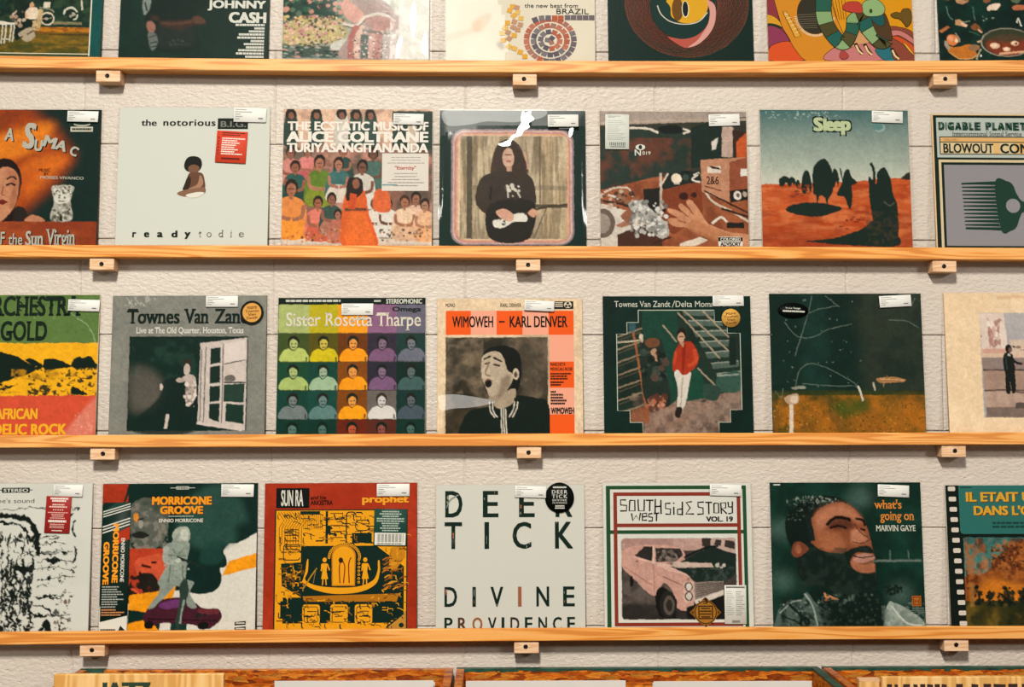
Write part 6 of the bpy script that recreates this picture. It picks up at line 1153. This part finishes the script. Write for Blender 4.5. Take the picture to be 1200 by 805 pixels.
def c4f(a):
    G = '#13342b'; a.mottle(40, 30, 720, 730, '#20443a', 4, .7); a.mottle(40, 30, 720, 730, '#0f2a22', 6, .6)
    for x, y, r in ((440, 100, 50), (85, 240, 45), (90, 460, 45), (600, 520, 50)): a.ell(x, y, r, r*.9, '#6d8a82', .35, 26)
    a.rect(480, 372, 700, 380, '#86958a', .6, 2); a.rect(560, 330, 566, 376, '#6d8378', .5); a.rect(640, 330, 646, 376, '#6d8378', .5)
    H = '#14231e'
    # a plain bearded head in three-quarter view
    a.blob([(105, 250), (110, 190), (150, 140), (215, 105), (290, 92), (350, 105), (380, 135), (300, 180), (240, 230), (220, 300), (180, 330), (130, 320)], H); a.dabs(115, 110, 360, 200, ['#35423c', '#5f6d64', '#0f1c18'], 130, 4); a.dabs(150, 95, 340, 125, ['#8a958a', '#4a5850'], 70, 3)
    a.blob([(215, 230), (240, 170), (300, 130), (370, 125), (420, 160), (460, 215), (478, 280), (490, 350), (485, 400), (495, 430), (440, 460), (330, 470), (250, 400), (220, 320)], '#8a5238'); a.blob([(240, 180), (300, 138), (370, 132), (420, 170), (440, 210), (360, 190), (290, 220), (250, 260)], '#b5775a', .9, 12); a.blob([(240, 260), (300, 250), (360, 280), (340, 340), (270, 330)], '#ad6c4c', .8, 14); a.blob([(395, 250), (430, 240), (470, 280), (450, 300), (400, 300)], '#b87c60', .9, 6)
    a.blob([(290, 225), (330, 190), (390, 195), (410, 225), (380, 240), (320, 240)], '#4a2c20', .8, 8); a.line([(285, 222), (330, 188), (395, 200)], 14, '#221712'); a.line([(415, 195), (445, 200), (458, 225)], 10, '#221712'); a.line([(300, 235), (340, 225), (375, 236)], 9, '#1f1410'); a.line([(435, 238), (458, 242)], 8, '#1f1410'); a.line([(410, 215), (432, 250), (472, 282), (440, 300), (400, 295)], 6, '#5a3222', .8)
    a.blob([(155, 330), (215, 300), (260, 330), (340, 345), (380, 330), (460, 310), (490, 335), (480, 345), (420, 340), (390, 370), (400, 410), (440, 425), (495, 428), (505, 470), (470, 540), (380, 560), (260, 520), (180, 470), (150, 400)], '#192823'); a.mottle(160, 320, 500, 550, '#2c3a33', 14, .6); a.blob([(405, 360), (440, 345), (488, 352), (488, 370), (440, 385), (400, 378)], '#b58474', 1, 2); a.line([(395, 352), (440, 362), (490, 356)], 5, '#3a211a'); a.blob([(390, 375), (440, 392), (490, 385), (490, 425), (430, 425), (395, 405)], '#a3684e', 1, 3)
    a.blob([(130, 340), (140, 300), (175, 295), (205, 325), (170, 355), (150, 360)], '#7a4632'); a.ell(158, 325, 14, 20, '#a5674c', .9, 4); a.line([(200, 170), (215, 230), (225, 290)], 22, '#1d2924')
    a.blob([(200, 520), (250, 480), (380, 540), (500, 500), (530, 580), (520, 720), (200, 720)], '#142a24'); a.poly([(265, 512), (330, 540), (270, 548)], '#c98a5c')
    a.blob([(60, 600), (110, 548), (170, 540), (190, 510), (230, 560), (280, 600), (310, 720), (60, 720)], '#55655e'); a.mottle(60, 530, 320, 720, '#1f302a', 10, .9); a.dabs(70, 545, 300, 690, ['#7d8a81', '#2c3d36', '#4a5a52'], 110, 4); a.line([(70, 600), (120, 556), (165, 545)], 5, '#9aa69c'); a.line([(75, 610), (150, 640), (200, 690)], 6, '#17261f'); a.ell(178, 640, 24, 26, '#16241e'); a.ell(178, 640, 12, 13, '#4a5a52'); a.line([(110, 560), (170, 620), (190, 660)], 12, '#1b2a25'); a.line([(180, 515), (215, 570), (235, 660)], 8, '#93a097')
    a.blob([(520, 660), (545, 560), (570, 555), (640, 590), (700, 640), (720, 720), (510, 720)], '#98a39a'); a.mottle(515, 555, 720, 720, '#6d7d74', 9, .7); a.line([(560, 570), (620, 640), (690, 655)], 7, '#c2c8be'); a.dabs(240, 520, 500, 650, ['#0f2019', '#3a4a42', '#55645b'], 130, 6); a.dabs(540, 480, 610, 520, ['#16261f'], 26, 6); a.blob([(250, 550), (380, 560), (500, 540), (520, 720), (300, 720)], '#13241e', .7, 8)
    a.grain(.1)
    O, W_ = '#df8a3c', '#cfd0c2'
    a.text("what's", 500, 112, 622, 152, O, .012, serif=True); a.text('going on', 526, 164, 676, 214, O, .012, serif=True); a.text('MARVIN GAYE', 505, 223, 680, 249, W_, .02, serif=True); a.vrect(58, 43, 88, 49, '#c9cabd')
    a.vrect(652, 528, 692, 572, '#b5672c'); a.vframe(656, 532, 688, 568, 3, '#5a2c14'); a.vline([(664, 560), (664, 545), (672, 553), (680, 545), (680, 560)], 4, '#5a2c14'); a.print_lines(615, 576, 705, 600, 4, '#7d8f84', 'r', .35)
record(3, 900.4, 907, 1077, 1085.5, 565.4, c4f, (44, 38, 708, 660), "dark green record with a large bearded man's head and orange title", base=None or '#13342b', edge='#1c302a', film=(0.0006, 3), price=(586, 75, 138, 52, .04), seed=27, film_pad=(.001, .002))

def c4g(a):
    K, T = '#18221d', '#2f6b64'
    a.rect(80, 30, 860, 800, K); a.poly(rrect(165, 306, 840, 830, 18), '#3f7a76'); a.grad(165, 310, 860, 510, '#33706a', '#5b8a80')
    a.blob([(160, 520), (250, 495), (300, 460), (310, 430), (380, 370), (420, 345), (500, 310), (640, 300), (760, 340), (870, 420), (870, 800), (160, 800)], '#8a4d26'); a.mottle(170, 310, 860, 600, '#5a2e1a', 16, .8); a.mottle(170, 310, 860, 560, '#b06a34', 20, .7); a.blob([(230, 600), (260, 540), (330, 520), (420, 540), (520, 560), (860, 560), (860, 640), (240, 640)], '#d9822a', .85, 18); a.dabs(310, 345, 470, 470, ['#3a2c1e', '#a8673a', '#6d4022'], 130, 6)
    a.rect(160, 630, 860, 830, '#3a3a20'); a.mottle(160, 640, 860, 830, '#6d5a26', 10, .8); a.mottle(160, 640, 860, 830, '#1f2a1a', 8, .7); a.rect(185, 540, 210, 660, '#a8763c', .7, 5)
    for x, y, w_, h in ((232, 600, 40, 110), (290, 620, 36, 80), (345, 625, 30, 70), (388, 605, 50, 100), (462, 600, 40, 80), (540, 610, 46, 90), (640, 600, 40, 90), (740, 610, 60, 90)): a.dabs(x-w_*.5, y-h*.45, x+w_*.5, y+h*.5, ['#1e2a1f', '#2c3324', '#121c16'], 26, w_*.22); a.line([(x, y), (x, y+h*.5)], 6, '#1a2019')
    a.grain(.14)
    a.vrect(80, 30, 164, 800, K)
    for k in range(15):
        y = 54+k*53.2; x = 116+k*2.4; a.v(rrect(x-19, y-12, x+19, y+12, 6, 4)[::-1], '#d9cfc2')
    a.v(rrect(152, 22, 900, 288, 18)[::-1], '#35706a'); a.vrect(160, 44, 220, 50, '#26423c')
    Y = '#d9a53a'
    a.text('IL ETAIT UNE FOIS', 188, 71, 800, 121, Y, .05, shadow=('#6a3a14', 5, 4)); a.text("DANS L'OUEST", 226, 141, 680, 191, Y, .05, shadow=('#6a3a14', 5, 4)); a.print_lines(320, 222, 640, 260, 2, '#234a44', 'l', .6, [1, 1]); a.v([(470, 712), (500, 710), (500, 760), (484, 760), (484, 726), (470, 726)][::-1], '#d9a92c')
record(3, 1108, 1115, 1284, 1292, 568.3, c4g, (84, 36, 860, 762), 'film-strip edged record with yellow capitals and an orange mountain on the lowest ledge', base='#18221d', edge='#c9c2b4', film=(0.0006, 3), seed=28, film_pad=(.003, .002))

# ------------------------------------------------------------------ wooden crates of records under the lowest ledge
YB = -0.018
top = ray(600, 783.5, YB-0.016)
ZT = top.z; CR_H, CR_D = 0.30, 0.50
def crate(px0, px1, label, green_left=False, green_right=False):
    x0, x1 = ray(px0, 783.5, YB-.016).x, ray(px1, 783.5, YB-.016).x
    root = empty('record_crate', ((x0+x1)/2, YB-CR_D/2, ZT-CR_H)); tag(root, label, 'crate', 'crates of records under the ledges')
    cx, cy = root.location.x, root.location.y; t = .016; zl = ZT-CR_H
    def part(name, a, b, mats, bev=.001):
        mb = MB(); mb.box(a[0]-cx, a[1]-cy, a[2]-zl, b[0]-cx, b[1]-cy, b[2]-zl, bev); return mb.build(name, mats, root)
    part('back_panel', (x0, YB-t, zl), (x1, YB, ZT-.0015), OSB)
    part('side_panel', (x0, YB-CR_D, zl), (x0+t, YB-t-.0003, ZT), OSB); part('side_panel', (x1-t, YB-CR_D, zl), (x1, YB-t-.0003, ZT), OSB)
    part('front_panel', (x0+t+.0003, YB-CR_D, zl), (x1-t-.0003, YB-CR_D+t, ZT-.13), OSB); part('bottom_panel', (x0+t+.0003, YB-CR_D+t+.0003, zl), (x1-t-.0003, YB-t-.0003, zl+.012), OSB)
    # worn green paint on the top edges
    g = np.random.RandomState(int(abs(px0))+3)
    mb = MB(); xs = np.linspace(x0, x1, 60)
    for i in range(59):
        if px0 > 500 or i < 4: mb.box(xs[i]-cx, YB-t-.0006-cy, ZT-.0015-.002-g.rand()*.004-zl, xs[i+1]-cx, YB-cy, ZT-.0003-zl)
    if mb.v: mb.build('painted_edge', TEAL_EDGE, root)
    for s, xa in ((green_left, x0), (green_right, x1-t)):
        if s: part('painted_edge', (xa-.0002, YB-CR_D, ZT-.004), (xa+t+.0002, YB-t-.0003, ZT+.0008), TEAL_EDGE, .0004)
    # a middle divider, lower than the sides
    xm = (x0+x1)/2; part('divider', (xm-.006, YB-CR_D+t+.0003, zl+.0123), (xm+.006, YB-t-.0003, ZT-.09), OSB)
    return x0+t, x1-t, zl+.012
cA = crate(92, 531, 'strand board crate below the lowest ledge, holding the jazz sign board')
cB = crate(535, 960, 'middle strand board crate with green-painted back edge and pale records', False, True)
cC = crate(965, 1402, 'strand board crate with green-painted back edge, under the right end of the lowest ledge')
g = random.Random(11)
def bin_record(xc, y, zb, ztop, col, label, w_=0.312):
    h = ztop-zb; root = empty('binned_record', (xc, y, zb), (0.0, 0, 0)); tag(root, label, 'record', 'records standing in the crates')
    mb = MB(); mb.box(-w_/2, -.0015, 0, w_/2, .0015, h, .0008); mb.build('jacket', JK[col], root)
    mb = MB(); mb.box(-w_/2-.002, -.0028, .0005, w_/2+.002, -.0020, h+.002, .0002); mb.build('plastic_sleeve', JK['haze'], root)
JK = {k: plain('jacket_'+k, c, .45, .4, var=.05, scale=8) for k, c in (('white', '#d9d4cc'), ('grey', '#a9a9a6'), ('blue', '#8d98a0'), ('dark', '#3b4440'), ('tan', '#c9b59a'), ('haze', '#d2cfc8'))}
def column(px0, px1, py, floor, cols, words, y0=-0.20):
    a, b = ray(px0, py, y0), ray(px1, py, y0); xc = (a.x+b.x)/2; wd = b.x-a.x
    for i, c in enumerate(cols):
        y = y0+i*.012; bin_record(xc+g.uniform(-.002, .002)*(i > 0), y, floor, a.z-.002-(.0045*i if i else 0), c, words[i], min(.312, wd-.004))
column(322, 508, 797.5, cA[2], ['white', 'tan', 'grey'], ['pale sleeved record standing in a crate, right of the jazz sign', 'tan record just behind the pale one, right of the jazz sign', 'grey record third back, right of the jazz sign'])
column(546, 733, 797.5, cB[2], ['white', 'grey', 'tan'], ['pale sleeved record in the left half of the middle crate', 'grey record just behind the pale one in the middle crate', 'tan record third back in the left half of the middle crate'])
column(766, 951, 798, cB[2], ['blue', 'grey', 'dark'], ['blue-grey sleeved record in the right half of the middle crate', 'grey record just behind the blue-grey one in the middle crate', 'dark record third back in the right half of the middle crate'])
def sign(px0, px1, py, y, floor, label, words, col, cat='sign'):
    a, b = ray(px0, py, y), ray(px1, py, y); wd = b.x-a.x; h = a.z-floor
    root = empty('sign_board', ((a.x+b.x)/2, y, floor)); tag(root, label, cat, 'pine sign boards in the crates')
    mb = MB(); mb.box(-wd/2, 0, 0, wd/2, .012, h, .0012); mb.build('board', SIGN_WOOD, root)
    sc = wd/(px1-px0)
    for t, x0, x1, y0, y1 in words:
        V, F = text_mesh(t, .07, 1.02, False); mn, mx = V.min(0), V.max(0); q = (V-mn)/(mx-mn)
        mb = MB(); X = (x0-(px0+px1)/2)*sc+q[:, 0]*(x1-x0)*sc; Z = h-(y1-py)*sc+q[:, 1]*(y1-y0)*sc; n = len(V)
        k_ = getattr(F, 'n', n); mb.v = [(X[i], -.0004-.00006*(i//k_), Z[i]) for i in range(n)]; mb.f = list(F); mb.m = [0]*len(F)
        mb.build('lettering', col, root)
sign(63, 262, 790.5, -0.215, cA[2], 'pine sign board lettered JAZZ in dark green', [('JAZZ', 117, 177, 799.5, 828)], INK)
sign(1034, 1234, 793.5, -0.215, cC[2], 'pale pine sign board with dark brown lettering, in the crate beneath the film-strip record', [('ROCK', 1040, 1110, 801.5, 828), ('STEREO', 1120, 1205, 801, 828)], DARK_INK) if False else None
a_, b_ = ray(1034, 793.5, -.215), ray(1240, 793.5, -.215)
root = empty('sign_board', ((a_.x+b_.x)/2, -.215, cC[2])); tag(root, 'wide pine sign board with dark brown lettering, in the crate beneath the film-strip record', 'sign', 'pine sign boards in the crates')
wd, h = b_.x-a_.x, a_.z-cC[2]; sc = wd/206
mb = MB(); mb.box(-wd/2, 0, 0, wd/2, .012, h, .0012); mb.build('board', SIGN_WOOD, root)
mb = MB(); k = 0
for x0, x1 in ((1039, 1045), (1048, 1052), (1058, 1066), (1070, 1075), (1078, 1084), (1086, 1093), (1095, 1101), (1103, 1109), (1120, 1128), (1138, 1146), (1152, 1161), (1164, 1178), (1181, 1192), (1197, 1206), (1210, 1218)):
    X0, X1 = (x0-1034)*sc-wd/2, (x1-1034)*sc-wd/2; z = h-(801.5-793.5)*sc; n = len(mb.v)
    mb.v += [(X0, -.0004, z-.045), (X1, -.0004, z-.045), (X1, -.0004, z-(.001 if k % 2 else 0)), (X0, -.0004, z)]; mb.f.append((n, n+1, n+2, n+3)); mb.m.append(0); k += 1
mb.build('lettering', DARK_INK, root)
a_, b_ = ray(1007, 796, -.20), ray(1031, 796, -.20)
root = empty('wooden_divider', ((a_.x+b_.x)/2, -.20, cC[2])); tag(root, 'narrow yellow wooden divider beside the wide pine sign board', 'divider')
mb = MB(); mb.box(-(b_.x-a_.x)/2, 0, 0, (b_.x-a_.x)/2, .014, a_.z-cC[2], .001); mb.build('board', SIGN_WOOD, root)
mb = MB(); mb.box(-(b_.x-a_.x)/2-.0006, -.0004, a_.z-cC[2]-.004, (b_.x-a_.x)/2+.0006, .0144, a_.z-cC[2]+.0006, .0003); mb.build('worn_edge', BLOCK_WOOD, root)
# the stand the crates are on (below the frame)
zt = ZT-CR_H; xa, xb = cA[0]-.06, cC[1]+.06
root = empty('crate_stand', ((xa+xb)/2, -.27, 0)); tag(root, 'low wooden stand carrying the crates of records', 'stand')
cx = (xa+xb)/2
mb = MB(); mb.box(xa-cx, -.29, zt-.03, xb-cx, .25, zt, .003); mb.build('stand_top', BLOCK_WOOD, root)
for x in (xa+.06, cx, xb-.06):
    for y in (-.25, .20):
        mb = MB(); mb.box(x-cx-.03, y-.03, 0, x-cx+.03, y+.03, zt-.0302, .003); mb.build('leg', BLOCK_WOOD, root)
